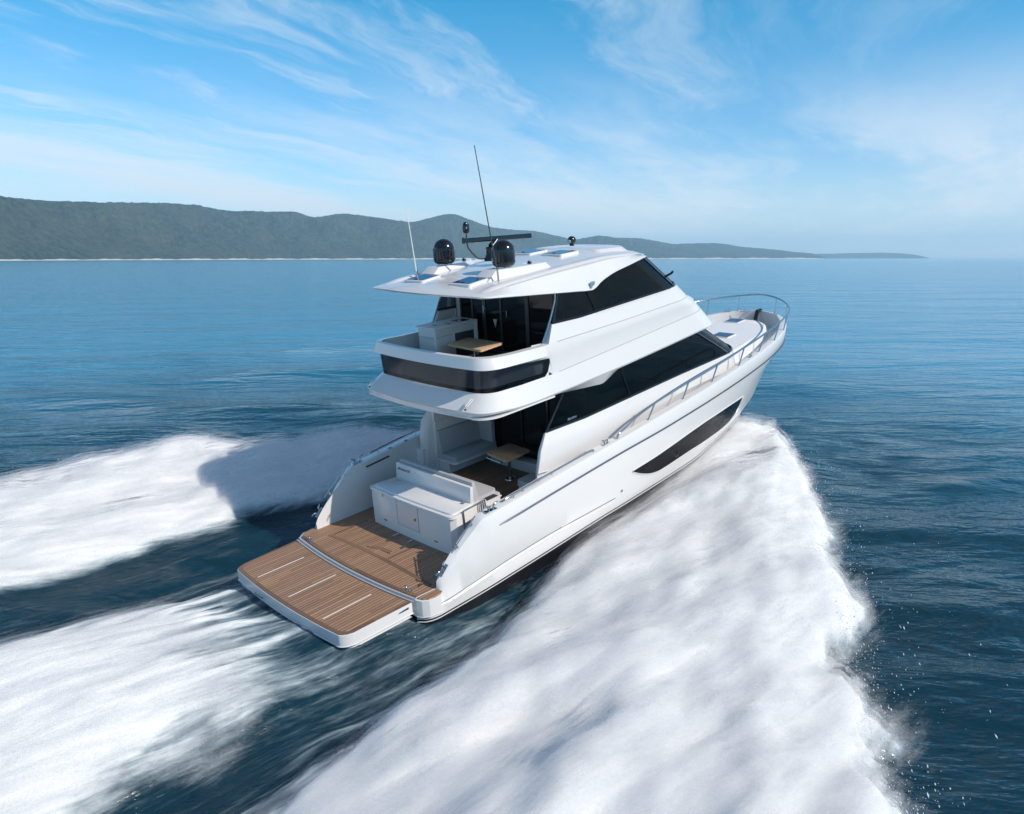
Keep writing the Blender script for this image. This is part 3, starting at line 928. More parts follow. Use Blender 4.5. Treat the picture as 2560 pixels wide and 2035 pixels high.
def full(row):
    # row: centre aft -> starboard -> front centre ; mirror to closed loop
    return row + [(x, -y, z) for x, y, z in row[::-1][1:]]
fm = MB()
fm.grid([full(rowA), full(rowB)])
fm.grid([full(rowB), full(rowC)])
fly = fm.build('flybridge_moulding', M_GEL, Y, smooth=30)
# where the smoked panel ends the flank is solid white: x > 3.88
NA, NC = 13, 8
def split_idx(row, x):
    for i in range(NA + NC, len(row)):
        if row[i][0] >= x:
            return i
i_end = split_idx(rowC, 3.9)
# smoked panel
pn = MB()
for s in (1, -1):
    P = [[(c[0], s * c[1], c[2] + .005), (d[0], s * d[1], d[2])] for c, d in zip(rowC[:i_end + 1], rowD[:i_end + 1])]
    P[-1][0] = (P[-1][0][0] - .02, P[-1][0][1], P[-1][0][2] + .10)
    P[-1][1] = (4.05, P[-1][1][1], 4.14)
    pn.grid(P)
pn.build('smoked_panel', M_GLASSP, fly, smooth=30)
fm2 = MB()
for s in (1, -1):
    C2 = [(x, s * y, z) for x, y, z in rowC[i_end:]]; D2 = [(x, s * y, z) for x, y, z in rowD[i_end:]]
    C2[0] = (C2[0][0] - .02, C2[0][1], C2[0][2] + .10); D2[0] = (4.05, D2[0][1], 4.14)
    C2.insert(0, (rowC[i_end][0], s * rowC[i_end][1], rowC[i_end][2]))
    D2.insert(0, D2[0])
    fm2.grid([C2, D2])
    cp = rowC[i_end - 1]
    fm2.add([(cp[0], s * cp[1], cp[2]), (C2[0][0], C2[0][1], C2[0][2]), (C2[1][0], C2[1][1], C2[1][2])], [(0, 1, 2)])
fm2.grid([full(rowD), full(rowE)])
fm2.grid([full(rowE), full(rowF)])
# coaming top and inner wall (aft of the bulkhead)
rowG = [(x + (.10 if i < NA else .06), y * (.925 if i >= NA else .93), z + .01) for i, (x, y, z) in enumerate(rowF)]
j = split_idx(rowF, 4.85)
def cut(row):
    return row[:j]
inner_low = [(x, y, 3.78) for x, y, z in rowG]
for s in (1, -1):
    S = lambda r: [(x, s * y, z) for x, y, z in r]
    fm2.grid([S(cut(rowF)), S(cut(rowG)), S(cut(inner_low))])
fm2.build('coaming', M_GEL, fly, smooth=32)
# flank creases: grey tubes whose colour stands in for their soft shadow
for s in (1, -1):
    for row, i0 in ((rowC, i_end + 3), (rowF, split_idx(rowF, 4.3))):
        pts = [(x, s * (y - .004), z) for x, y, z in row[i0:-6]]
        MB().tube(pts, .009, 6).build('flank_crease_shade', M_CREASE_SHADE, fly, smooth=40)
# soffit, inner eyebrow strip down to the arch line
sf = MB()
for s in (1, -1):
    inn = [(x, s * max(abs(y) - .17, 0) * -1 if False else s * (y * (2.03 / 2.2)), (z_arch(x) if x > 3.6 else 3.24)) for x, y, z in rowA]
    sf.grid([[(x, s * y, z) for x, y, z in rowA], inn])
    sf.grid([inn, [(max(x, 1.7), 0, 3.26 if x < 11 else 3.6) for x, y, z in inn]]) if False else None
sf.build('brow_strip', M_GEL, fly, smooth=30)
MB().plan([(x, y) for x, y, z in rowA[:22 + 12]] + [(x, -y) for x, y, z in rowA[:22 + 12][::-1]][:-1], 3.20, 3.24).build('soffit', M_GEL, fly)
cei = MB().box(5.5, 10.9, -1.85, 1.85, 3.42, 3.46)
cei.v = [(x, y, z + (0.05 if x > 6 else -.12)) for x, y, z in cei.v]
cei.build('saloon_ceiling', M_LIN, fly)
# upper deck sole
MB().plan([(2.30, -1.72), (2.26, 0), (2.30, 1.72), (2.45, 1.84), (9.5, 1.9), (9.5, -1.9), (2.45, -1.84)], 3.74, 3.80).build('upper_sole', M_TEAKU, fly)
# small drain channels on the skirt
for y in (1.72, -1.72):
    m = MB()
    yy = y
    m.tube([(1.66, yy - .03, 3.50), (1.86, yy - .03, 3.63)], .012, 6); m.tube([(1.66, yy + .03, 3.50), (1.86, yy + .03, 3.63)], .012, 6)
    m.build('drain_channel', M_GEL, fly, smooth=40)
    MB().lathe((1.63, yy, 3.44), [(0, -.01), (.025, -.01), (.02, .02)], 10, 'x').build('scupper', M_GREYD, fly, smooth=40)

# ---- upper cabin
uc = MB()
uc.grid(band(None, None, 10.35, 9.85, 2.10, 2.035, z_cr1, z_fsill, 4.0, 4.22, rows=2))
upper = uc.build('upper_cabin', M_GEL, Y, smooth=28)
# filler between flank crease1 row front and ring (same ring) ; wing ends
for s in (-1, 1):
    m = MB()
    m.grid([[(4.22, s * 2.035, 4.90), (4.0, s * 2.10, 4.47)], [(4.22, s * 1.90, 4.90), (4.02, s * 1.93, 4.47)], [(4.80, s * 1.88, 4.90), (4.80, s * 1.90, 4.40)], [(4.80, s * 1.88, 4.9), (4.80, s * 1.88, 3.8)]])
    m.add([(4.22, s * 2.035, 4.9), (4.8, s * 2.035, 4.9), (4.8, s * 1.88, 4.9), (4.22, s * 1.9, 4.9)], [(0, 1, 2, 3)])
    m.add([(4.0, s * 1.92, 4.49), (3.62, s * 1.90, 4.49), (3.62, s * 1.90, 3.8), (4.8, s * 1.90, 3.8), (4.8, s * 1.90, 4.49)], [(0, 1, 2, 3, 4)])
    m.build('wing_panel', M_GEL, upper, smooth=45)
    MB().tube([(3.98, s * 1.95, 4.50), (4.02, s * 1.96, 4.60), (4.24, s * 1.97, 5.02), (4.42, s * 1.97, 5.42), (4.44, s * 1.97, 5.58)], .022, 8).build('grab_pole', M_STEEL, upper, smooth=40)
z_under = pchip([1.9, 2.2, 3.4, 5.1, 5.72, 5.80, 6.11, 6.87, 7.93, 8.6, 9.5], [5.76, 5.75, 5.66, 5.52, 5.475, 5.49, 5.645, 5.84, 5.955, 5.98, 5.95])
A2 = full_ring(4.24, 9.80, 2.015, lambda x: z_fsill(x) - .01)
B2 = full_ring(4.50, 8.35, 1.965, lambda x: z_under(x) + .01)
for s in (-1, 1):
    for (i0, i1) in ((0, 14), (14, 43), (43, 47)):
        rows = [[(p[0], -s * p[1], p[2]), (q[0], -s * q[1], q[2])] for p, q in zip(A2[i0:i1 + 1], B2[i0:i1 + 1])]
        MB().grid(rows).build('side_window', M_GLASS, upper, smooth=30)
    for i in (14, 43, 47):
        p, q = A2[i], B2[i]
        MB().tube([(p[0], -s * (p[1] - .004), p[2]), (q[0], -s * (q[1] - .004), q[2])], .03 if i < 47 else .05, 6).build('mullion', M_BLACK, upper, smooth=40)
    MB().tube([(p[0], -s * (p[1] - .006), p[2] + .03) for p in A2], .032, 6).build('window_frame', M_BLACK, upper, smooth=40)
    MB().tube([(4.26, s * 2.02, 4.90), (4.5, s * 1.975, 5.55)], .03, 6).build('window_frame', M_BLACK, upper, smooth=40)
    # seam shelf under the window
    MB().tube([(p[0], -s * (p[1] - .022), p[2] - .02) for p in A2[14:46]], .012, 6).build('sill_trim', M_GEL, upper, smooth=40)
Af = A2[47:] + [(x, -y, z) for x, y, z in A2[47:][::-1][1:]]
Bf = B2[47:] + [(x, -y, z) for x, y, z in B2[47:][::-1][1:]]
MB().grid([list(t) for t in zip(Af, Bf)]).build('windscreen', M_BGLASS, upper, smooth=30)
MB().tube([(9.55, -1.72, 5.35), (9.75, -1.80, 5.42), (9.80, -1.82, 5.47)], .035, 8).build('wiper_motor', M_BLACK, upper, smooth=40)
# aft bulkhead of the upper cabin: black glass panels and door
ub = MB().box(4.86, 4.90, -1.9, 1.72, 3.80, 5.62).build('aft_bulkhead', M_BGLASS, upper)
m = MB()
for y in (-1.9, -1.55, -.72, -.66, .22, .80, .86, 1.28, 1.72):
    m.box(4.835, 4.86, y - .028, y + .028, 3.82, 5.6)
m.box(4.835, 4.86, -1.85, 1.7, 3.82, 3.90); m.box(4.835, 4.86, -1.85, 1.7, 5.5, 5.6)
m.build('panel_frame', M_GREYD, ub, bevel=.004)
m = MB(); m.tube([(4.83, .83, 4.98), (4.80, .83, 4.98), (4.80, .70, 4.98)], .013, 8); m.box(4.82, 4.835, .81, .85, 4.84, 5.04)
m.build('door_handle', M_STEEL, ub, smooth=40)
m = MB(); m.box(4.80, 4.835, -.04, -.01, 4.80, 4.96); m.build('door_pull', M_STEEL, ub)
m = MB(); m.prism([(4.80, .47, 4.72), (4.80, .33, 4.72), (4.80, .40, 4.50)], (.02, 0, 0)); m.build('pennant', M_LIN, ub)
MB().box(4.84, 4.96, 1.72, 1.90, 3.80, 5.64).build('port_pillar', M_GEL, upper, bevel=.015)
# inside
MB().box(6.3, 7.0, -1.5, -.9, 3.8, 4.6).build('helm_seat_base', M_DARKIN, upper, bevel=.04)
for y in (-1.25,):
    m = MB(); m.box(6.35, 6.55, y - .26, y + .26, 4.55, 5.30); m.box(6.4, 6.95, y - .28, y + .28, 4.5, 4.64)
    m.build('helm_seat', M_LIN, upper, bevel=.06)
m = MB(); m.box(7.9, 8.1, -.9, -.4, 4.55, 5.3); m.box(7.95, 8.4, -.9, -.4, 4.5, 4.64); m.build('helm_seat', M_TAN, upper, bevel=.06)
m = MB(); m.box(8.6, 9.6, -1.6, 1.6, 4.3, 4.86); m.build('helm_console', M_DARKIN, upper, bevel=.06)

# ---- upper deck furniture
cb = MB().plan(arc_corner([(3.05, .78), (3.05, 1.45), (4.5, 1.5), (4.5, .78)], [.06, .1, 0, .02]), 3.8, 4.70).build('wet_bar', M_GEL, Y, bevel=.015)
MB().plan([(3.03, .76), (3.03, 1.47), (4.52, 1.52), (4.52, .76)], 4.705, 4.74).build('bar_top', M_GELM, cb, bevel=.012)
MB().box(3.72, 4.36, .755, .79, 3.85, 4.50).build('fridge_door', M_GREYD, cb, bevel=.01)
MB().box(4.44, 4.50, .745, .80, 3.8, 4.72).build('bar_upstand', M_GEL, cb, bevel=.008)
sm = MB(); seam(sm, (3.045, .8, 4.48), (3.045, 1.42, 4.48)); seam(sm, (3.1, .775, 4.48), (3.62, .775, 4.50)); sm.build('lid_seam', M_GREYD, cb)
MB().box(3.30, 3.36, 1.0, 1.18, 4.741, 4.747).build('lid_handle', M_GREYD, cb)
MB().box(3.62, 3.68, .85, 1.0, 4.741, 4.747).build('lid_handle', M_GREYD, cb)
MB().plan(arc_corner([(3.95, .86), (3.95, 1.2), (4.35, 1.2), (4.35, .86)], .05), 4.7405, 4.746).build('sink', M_STEEL, cb)
MB().tube(smooth_path([(4.2, 1.28, 4.74), (4.2, 1.28, 4.92), (4.16, 1.2, 4.96), (4.12, 1.1, 4.93)], 4), .012, 8).build('tap', M_STEEL, cb, smooth=40)
tu = table('upper_table', [(3.10, -.78), (3.18, .50), (4.02, .62), (4.02, -.62)], 4.36, .05, (3.52, -.12), 3.80)
MB().tube([(3.35, .15, 4.28), (3.52, -.12, 4.22), (3.4, -.5, 4.28)], .015, 6).build('fold_brace', M_STEEL, tu, smooth=40)
# seat seen through the smoked panel
se = MB().box(2.3, 2.85, -1.5, .55, 3.8, 3.98).build('aft_lounge', M_GEL, Y, bevel=.02)
MB().box(2.28, 2.87, -1.55, .6, 3.985, 4.10).build('lounge_cushion', M_TAN, se, bevel=.04)

# ---- hardtop
def roof_pt(u, t, layer):
    """u in [-1,1] across, t in [0,1] fore-aft"""
    y = u
    pass
XR = np.concatenate([np.linspace(0, .12, 8), np.linspace(.14, .86, 30), np.linspace(.88, 1, 12)])
def rf_x(t, y):
    xa = 1.96 + .055 * y * y
    xf = 9.35 - .26 * y * y
    return xa + (xf - xa) * t
def rf_w(t):
    if t < .10:
        return 1.92 + .16 * math.sqrt(max(1 - (1 - t / .10) ** 2, 0))
    if t > .78:
        return 2.08 - .34 * ((t - .78) / .22) ** 2.2
    return 2.08
z_lip_top = pchip([1.9, 2.3, 3.05, 4.65, 6.0, 6.72, 8.0, 9.4], [5.80, 5.84, 5.93, 6.05, 6.12, 6.15, 6.12, 5.99])
z_crown = pchip([1.9, 2.3, 3.1, 5.0, 6.6, 7.6, 8.6, 9.4], [5.80, 5.90, 6.01, 6.17, 6.27, 6.29, 6.22, 6.03])
rows_top = []
for t in XR:
    w = rf_w(t)
    row = []
    for u, kind in ((-1, 'under'), (-1, 'lip'), (-.995, 'lip2'), (-.90, 'sh'), (-.84, 'cr'), (-.6, 'c'), (-.3, 'c'), (0, 'c'), (.3, 'c'), (.6, 'c'), (.84, 'cr'), (.90, 'sh'), (.995, 'lip2'), (1, 'lip'), (1, 'under')):
        y = u * w
        x = rf_x(t, y)
        zu, zl, zk = z_under(x), z_lip_top(x), z_crown(x)
        if kind == 'under':
            z = zu - .0; y = math.copysign(w - .05, u)
        elif kind == 'lip':
            z = zu + .02
        elif kind == 'lip2':
            z = zu + min(.08, (zl - zu) * .5)
        elif kind == 'sh':
            z = zu + (zl - zu) * .93
        elif kind == 'cr':
            z = zl
        else:
            q = 1 - abs(u) / .84
            z = zl + (zk - zl) * (1 - (1 - q) ** 2)
        if t <= .0001 or t >= .9999:
            z = zu + .03 + (z - zu - .03) * .35 if kind != 'under' else zu
        row.append((x, y, z))
    rows_top.append(row)
rm = MB()
rm.grid(rows_top)
under = [[(x, y, z_under(x) + (.02 if abs(y) < 1.8 else 0)) for x, y in [(rf_x(t, u * (rf_w(t) - .05)), u * (rf_w(t) - .05)) for u in np.linspace(-1, 1, 9)]] for t in XR]
# ceiling panel closes the underside higher up inside
cl_rows = []
for t in XR:
    w = rf_w(t) - .05
    r = []
    for u in (-1, -.9, -.5, 0, .5, .9, 1):
        x = rf_x(t, u * w)
        zc_ = z_under(x) if abs(u) == 1 else max(z_under(x), z_lip_top(x) - .09) if x > 2.6 else z_under(x) + .01
        r.append((x, u * w, zc_))
    cl_rows.append(r)
rm.grid(cl_rows)
for e in (0, -1):
    a_ = rows_top[e]; b_ = cl_rows[e]
    loop = a_ + b_[::-1][1:-1]
    rm.add(loop, [tuple(range(len(loop)))])
roof = rm.build('hardtop', M_GEL, Y, smooth=26)
# raised forward panel and step mouldings
def roof_z(x, y):
    zl, zk = z_lip_top(x), z_crown(x)
    q = max(1 - abs(y) / (.84 * 2.08), 0)
    return zl + (zk - zl) * (1 - (1 - q) ** 2)
pts = arc_corner([(6.75, -1.15), (5.2, -.2), (5.2, .2), (6.75, 1.15), (8.45, 1.35), (8.95, .8), (9.0, -.8), (8.45, -1.35)], [.2, .1, .1, .2, .3, .3, .3, .3], 5)
pts = arc_corner([(7.15, -1.25), (7.15, 1.25), (8.45, 1.30), (8.85, .8), (8.9, -.8), (8.45, -1.30)], [.15, .15, .3, .3, .3, .3], 5)
m = MB()
n = len(pts)
m.add([(x, y, roof_z(x, y) - .02) for x, y in pts] + [(x * .86 + 8.0 * .14, y * .86, 6.345 - .05 * ((x - 7.6) / 1.2) ** 2 - .03 * y * y) for x, y in pts], [tuple(range(n, 2 * n))] + [(i, (i + 1) % n, n + (i + 1) % n, n + i) for i in range(n)])
m.build('raised_roof_panel', M_GEL, roof, bevel=.02)
# dome plinths: two angular pods joined by a low step
for s in (1, -1):
    b_ = [(3.0, .70), (3.0, 1.22), (4.1, 1.42), (5.0, 1.42), (5.0, 1.22), (4.3, .70)]
    t_ = [(3.35, .76), (3.35, 1.18), (4.1, 1.30), (4.9, 1.32), (4.9, 1.26), (4.2, .78)]
    n = len(b_)
    m = MB()
    m.add([(x, s * y, roof_z(x, y) - .02) for x, y in b_] + [(x, s * y, 6.20 + (x - 3.4) * .015 - .0 * y) for x, y in t_], [tuple(range(n, 2 * n))] + [(i, (i + 1) % n, n + (i + 1) % n, n + i) for i in range(n)])
    m.build('dome_plinth', M_GEL, roof, bevel=.012)
m = MB()
b_ = [(3.05, -.62), (3.05, .62), (3.3, .78), (4.9, .78), (4.9, -.78), (3.3, -.78)]
n = len(b_)
m.add([(x, y, roof_z(x, y) - .02) for x, y in b_] + [(x * .93 + .30, y * .92, roof_z(x, y) + .05) for x, y in b_], [tuple(range(n, 2 * n))] + [(i, (i + 1) % n, n + (i + 1) % n, n + i) for i in range(n)])
m.build('radar_plinth', M_GEL, roof, bevel=.012)
# longitudinal outer ridges
for s in (1, -1):
    m = MB()
    rows = []
    for x in np.linspace(2.35, 8.4, 40):
        k = float(np.interp(x, [2.35, 2.7, 7.8, 8.4], [0, .035, .03, 0]))
        rows.append([(x, s * yy, roof_z(x, yy) + dz) for yy, dz in ((1.80, -.01), (1.74, k), (1.56, k), (1.50, -.01))])
    m.grid(rows)
    m.build('roof_ridge', M_GEL, roof, smooth=45)

def roof_hatch(x, y, lx, ly, glassdot=True):
    z = roof_z(x, y)
    sl = (roof_z(x + .3, y) - roof_z(x - .3, y)) / .6
    m = MB().plan(arc_corner([(-lx, -ly), (lx, -ly), (lx, ly), (-lx, ly)], .07, 4), -.03, .045)
    o = m.build('roof_hatch', M_GEL, roof, bevel=.012)
    o.location = (x, y, z); o.rotation_euler = (0, -math.atan(sl), 0)
    MB().plan(arc_corner([(-lx + .06, -ly + .06), (lx - .06, -ly + .06), (lx - .06, ly - .06), (-lx + .06, ly - .06)], .04, 4), .044, .052).build('hatch_glass', M_HATCH, o)
    MB().box(-lx + .10, -lx + .15, -.03, .03, .052, .068).build('hatch_latch', M_BLACK, o, bevel=.004)
    return o
for s in (1, -1):
    roof_hatch(3.07 - .0, s * .83 , .44, .33) if False else None
roof_hatch(2.86, -.80, .34, .34)
roof_hatch(2.86, .80, .34, .34)
roof_hatch(6.40, -.53, .38, .34)
roof_hatch(6.40, .53, .38, .34)

def dome(x, y, z):
    prof = [(.0, 0), (.20, 0), (.24, .025), (.262, .06), (.272, .12), (.272, .33)]
    for k in range(1, 9):
        t = k / 8 * math.pi / 2
        prof.append((.272 * math.cos(t) + .0001, .33 + .27 * math.sin(t)))
    o = MB().lathe((x, y, z), prof, 36).build('satellite_dome', M_BLACK, Y, smooth=35)
    MB().lathe((x, y, z + .10), [(.26, 0), (.2755, .0), (.2755, .012), (.26, .012)], 36).build('dome_seam', M_RUB, o, smooth=30)
    MB().lathe((x, y, z - .05), [(.0, 0), (.17, 0), (.17, .055), (.0, .055)], 24).build('dome_foot', M_STEEL, o, smooth=30)
    return o
dome(3.77, 1.02, 6.235)
dome(3.77, -1.02, 6.235)
for s in (1, -1):
    MB().lathe((4.53, s * 1.13, 6.215), [(0, 0), (.05, 0), (.05, .045), (.035, .07), (0, .075)], 14).build('gps_puck', M_BLACK, Y, smooth=40)
# open-array radar on its pedestal; bar lies across the boat at an angle
rad = MB().lathe((4.42, 0, 6.27), [(0, 0), (.20, 0), (.19, .05), (.14, .18), (.13, .26), (.15, .30), (.12, .34), (0, .34)], 24).build('radar', M_BLACK, Y, smooth=40)
d = Vector((1.76, -.40, -.02)).normalized()
c0 = Vector((4.66, 0, 6.79)) ; 
m = MB()
a_, b_ = c0 - d * .98, c0 + d * .98
sd = d.cross(Vector((0, 0, 1))).normalized()
sec = [(-.05, -.06), (.05, -.06), (.07, -.02), (.05, .06), (-.05, .06), (-.07, -.02)]
va = [tuple(a_ + sd * p + Vector((0, 0, q))) for p, q in sec]; vb = [tuple(b_ + sd * p + Vector((0, 0, q))) for p, q in sec]
m.add(va + vb, [tuple(range(6)), tuple(range(6, 12))] + [(i, (i + 1) % 6, 6 + (i + 1) % 6, 6 + i) for i in range(6)])
m.build('radar_bar', M_BLACK, rad, bevel=.012)
MB().tube([(4.42, 0, 6.60), (4.60, 0, 6.74)], .09, 16).build('radar_neck', M_BLACK, rad, smooth=40)
# curved light arm behind the radar with the thermal camera on top
arm = MB().tube(smooth_path([(4.35, .10, 6.33), (4.10, .12, 6.34), (3.95, .14, 6.45), (3.80, .16, 6.62), (3.76, .16, 6.78), (3.76, .16, 6.95)], 5), .02, 8).build('camera_mast', M_GREYD, Y, smooth=40)
MB().lathe((3.76, .16, 6.97), [(0, 0), (.05, 0), (.075, .04), (.085, .12), (.08, .20), (.05, .255), (0, .27)], 20).build('camera_head', M_BLACK, arm, smooth=40)
MB().lathe((3.70, .11, 7.10), [(0, 0), (.035, .0), (.035, .02), (0, .02)], 14, 'x').build('camera_lens', M_STEEL, arm, smooth=40)
# searchlight on forward roof
sl = MB().lathe((7.62, .06, 6.34), [(0, 0), (.07, 0), (.06, .05), (.05, .08)], 16).build('searchlight', M_BLACK, Y, smooth=40)
m = MB()
prof = [(0.001, -.13)] + [(.115 * math.sin(t), -.13 * math.cos(t)) for t in np.linspace(.3, math.pi - .6, 9)] + [(0.001, .12)]
m.lathe((7.62, .06, 6.49), prof, 20, 'x'); m.build('lamp_head', M_BLACK, sl, smooth=40)
MB().lathe((7.49, .06, 6.47), [(0, 0), (.05, 0), (.055, .02), (0, .02)], 14, 'x').build('lamp_lens', M_STEEL, sl, smooth=40)
# whip aerials
w1 = MB().tube([(3.12, 1.36, 6.10), (2.98, 1.36, 7.58)], [.016, .008], 6).build('whip_aerial', M_WHITEP, Y, smooth=40)
MB().tube([(3.16, 1.36, 5.98), (3.14, 1.36, 6.16)], .024, 8).build('aerial_mount', M_STEEL, w1, smooth=40)
w2 = MB().tube([(3.20, -1.36, 6.22), (3.05, -1.36, 6.96), (2.72, -1.36, 8.84)], [.015, .013, .009], 6).build('whip_aerial', M_GREYD, Y, smooth=40)
MB().tube([(3.22, -1.36, 5.98), (3.20, -1.36, 6.24)], .022, 8).build('aerial_mount', M_STEEL, w2, smooth=40)
# emblem on the flank of the hardtop
e = MB()
e.prism([(5.62, -2.083, 5.70), (5.70, -2.083, 5.70), (5.70, -2.083, 5.57), (5.66, -2.083, 5.54), (5.62, -2.083, 5.56)], (0, -.012, 0))
e.prism([(5.72, -2.083, 5.70), (5.79, -2.083, 5.70), (5.79, -2.083, 5.62), (5.72, -2.083, 5.60)], (0, -.012, 0))
e.build('roof_emblem', M_EMB, roof)

# ---- foredeck
half_t = [(11.6, 1.95), (13.0, 1.85), (14.5, 1.68), (16.0, 1.50), (17.0, 1.28), (17.8, 1.02), (18.25, .72), (18.5, .36), (18.55, 0)]
tr = smooth_path([(x, y, 0) for x, y in half_t], 4)
tz = lin([11.6, 14, 16, 18.55], [2.30, 2.38, 2.45, 2.53])
m = MB()
rows = []
for (x, y, _z) in tr:
    rows.append([(x + .04, -max(y + .05, 0) , sd_z(x) - .01), (x, -max(y, 0), tz(x) - .035), (x - .04, -max(y - .05, 0), tz(x)), (min(x, 18.4), 0, tz(x) + .03)])
m.grid(rows); m.grid([[(x, -y, z) for x, y, z in r] for r in rows])
fd = m.build('foredeck_trunk', M_GELM, Y, smooth=28)
for (x, y) in ((17.9, .55), (15.75, -.40)):
    pass
def deck_hatch(x, y, lx, ly, rz=0.0):
    o = MB().plan(arc_corner([(-lx, -ly), (lx, -ly), (lx, ly), (-lx, ly)], .06, 4), -.03, .035).build('deck_hatch', M_GEL, fd, bevel=.01)
    o.location = (x, y, tz(x) + .03 * (1 - abs(y))); o.rotation_euler = (0, -.04, rz)
    MB().plan(arc_corner([(-lx + .04, -ly + .04), (lx - .04, -ly + .04), (lx - .04, ly - .04), (-lx + .04, ly - .04)], .04, 4), .034, .042).build('hatch_glass', M_HATCH, o)
deck_hatch(18.05 - .05, .35, .32, .30)
deck_hatch(15.62, -.42, .33, .34)
# windlass, anchor roller
wl_ = MB(); wl_.box(18.75, 19.05, -.16, .16, 2.24, 2.34); wl_.lathe((18.9, 0, 2.34), [(0, 0), (.1, 0), (.06, .06), (.1, .14), (0, .16)], 16)
wl_.build('windlass', M_STEEL, Y, bevel=.01)
ar = MB(); ar.prism([(19.02, -.06, 2.26), (19.22, -.06, 2.70), (19.50, -.06, 2.77), (19.48, -.06, 2.83), (19.18, -.06, 2.82), (18.94, -.06, 2.34)], (0, .12, 0))
ar.build('anchor_roller', M_RUB, Y, bevel=.01)
for (x, y, rz) in ((18.75, 1.05, R(-50)), (18.95, .50, R(-70)), (18.72, -.98, R(48)), (18.5, -1.25, R(48))):
    if (x, y) != (18.5, -1.25):
        cleat(x, y, cap_z(x) + .005, .9, rz, Y)
cleat(13.7, -2.40, cap_z(13.7) + .0, .95, R(6), Y)
cleat(11.9, -2.40, sd_z(11.9) + .18, .8, R(6), Y)
cleat(5.58, -2.52, cap_z(5.58) - .0, 1.1, R(2), Y)
cleat(5.58, 2.52, cap_z(5.58) - .0, 1.1, R(-2), Y)
cleat(1.50, 2.44, cap_z(1.5) + .0, 1.3, R(4), Y)
cleat(1.52, -2.44, cap_z(1.5) + .0, 1.3, R(-4), Y)
for s in (1, -1):
    c = cleat(.16, s * 2.33, .43, 1.1, 0, Y, up=(0, R(-42), 0))

# ---- rails
def rail(pts, r=.022, name='rail', sm=5, parent=Y):
    return MB().tube(smooth_path(pts, sm), r, 10).build(name, M_STEEL, parent, smooth=50)
rx_ = [(5.96, 1.68), (6.05, 1.82), (6.40, 1.92), (6.99, 2.10), (8.13, 2.30), (9.8, 2.48), (11.5, 2.62), (13.1, 2.77), (14.4, 2.92), (15.7, 3.04), (16.9, 3.15), (17.8, 3.22), (18.7, 3.29), (19.3, 3.35), (19.55, 3.38)]
def rail_y(x):
    return float(np.interp(x, [5.9, 8, 12, 14.4, 15.7, 16.9, 17.8, 18.7, 19.3, 19.55], [2.58, 2.60, 2.56, 2.50, 2.38, 2.18, 1.88, 1.30, .62, 0.0]))
half = [(x, -rail_y(x), z) for x, z in rx_]
half[-2] = (19.33, -.62, 3.35)
bow = rail(half + [(x, -y, z) for x, y, z in half[::-1][1:]], .030, 'bow_rail')
for s in (1, -1):
    for (x, z0) in ((7.43, None), (9.24, None), (10.94, None), (12.70, None), (14.33, None), (15.75, None), (17.05, None), (18.1, None), (19.05, None)):
        yb = float(np.interp(x, [7, 12.7, 15.9, 17.4, 18.3, 19.1], [2.56, 2.50, 2.26, 1.95, 1.55, .72]))
        xt = x + .26 if x < 17.5 else x + .12
        zt_ = float(np.interp(xt, [p[0] for p in rx_], [p[1] for p in rx_]))
        MB().tube([(x, s * yb, cap_z(x) - .01), (xt, s * min(rail_y(xt), 2.6), zt_)], .023, 8).build('stanchion', M_STEEL, bow, smooth=50)
        MB().lathe((x, s * yb, cap_z(x)), [(0, 0), (.035, 0), (.03, .012), (0, .014)], 10).build('stanchion_base', M_STEEL, bow, smooth=50)
    # gunwale rail at the quarter
    zq = lambda x: cap_z(x) + .09
    q = rail([(1.95, s * 2.46, zq(1.95) - .02), (2.1, s * 2.48, zq(2.1)), (3.5, s * 2.53, zq(3.5)), (4.85, s * 2.55, zq(4.9) - .02), (5.02, s * 2.55, zq(5.0) - .07)], .025, 'gunwale_rail', 4)
    for x in (2.2, 3.5, 4.75):
        MB().tube([(x, s * 2.47, cap_z(x) - .01), (x, s * (2.49 if x < 3 else 2.53), zq(x))], .015, 8).build('rail_foot', M_STEEL, q, smooth=50)
    # raked rail on the fin
    q = rail([(1.08, s * 2.38, 1.33), (1.02, s * 2.38, 1.27), (.43, s * 2.37, .80), (.40, s * 2.36, .76)], .015, 'fin_rail', 3)
    for x in (1.01, .56):
        MB().tube([(x - .03, s * 2.34, fin_top(x) - .02), (x - .04, s * 2.37, fin_top(x) + .09)], .02, 8).build('rail_foot', M_STEEL, q, smooth=50)
        MB().lathe((x - .02, s * 2.34, fin_top(x) - .0), [(0, 0), (.05, 0), (.045, .02), (0, .025)], 14).build('foot_collar', M_STEEL, q, smooth=50)
    # handrail on the house side
    q = rail([(5.80, s * 2.22, 1.42), (5.95, s * 2.24, 1.52), (6.6, s * 2.24, 1.74), (7.35, s * 2.24, 1.90), (8.0, s * 2.22, 1.96), (8.5, s * 2.15, 1.98)], .018, 'house_rail', 5)
    MB().tube([(7.35, s * 2.13, 1.88), (7.35, s * 2.24, 1.90)], .022, 8).build('rail_foot', M_STEEL, q, smooth=50)
    MB().tube([(4.36, s * 2.17, 1.43), (5.22, s * 2.17, 1.48)], .028, 6).build('side_vent', M_GREYD, house, smooth=40)
    # gunwale fittings
    for x in (2.55, 3.1):
        MB().lathe((x, s * 2.40, cap_z(x)), [(0, 0), (.055, 0), (.05, .008), (0, .01)], 14).build('filler_cap', M_DARKSTEEL, Y, smooth=40)
    m = MB(); m.box(1.62, 2.38, s * 2.235 - .012, s * 2.235 + .012, 1.185, 1.215)
    m.v = [(x, y, z + (x - 1.62) * .10) for x, y, z in m.v]
    m.build('door_slot', M_BLACK, hull)
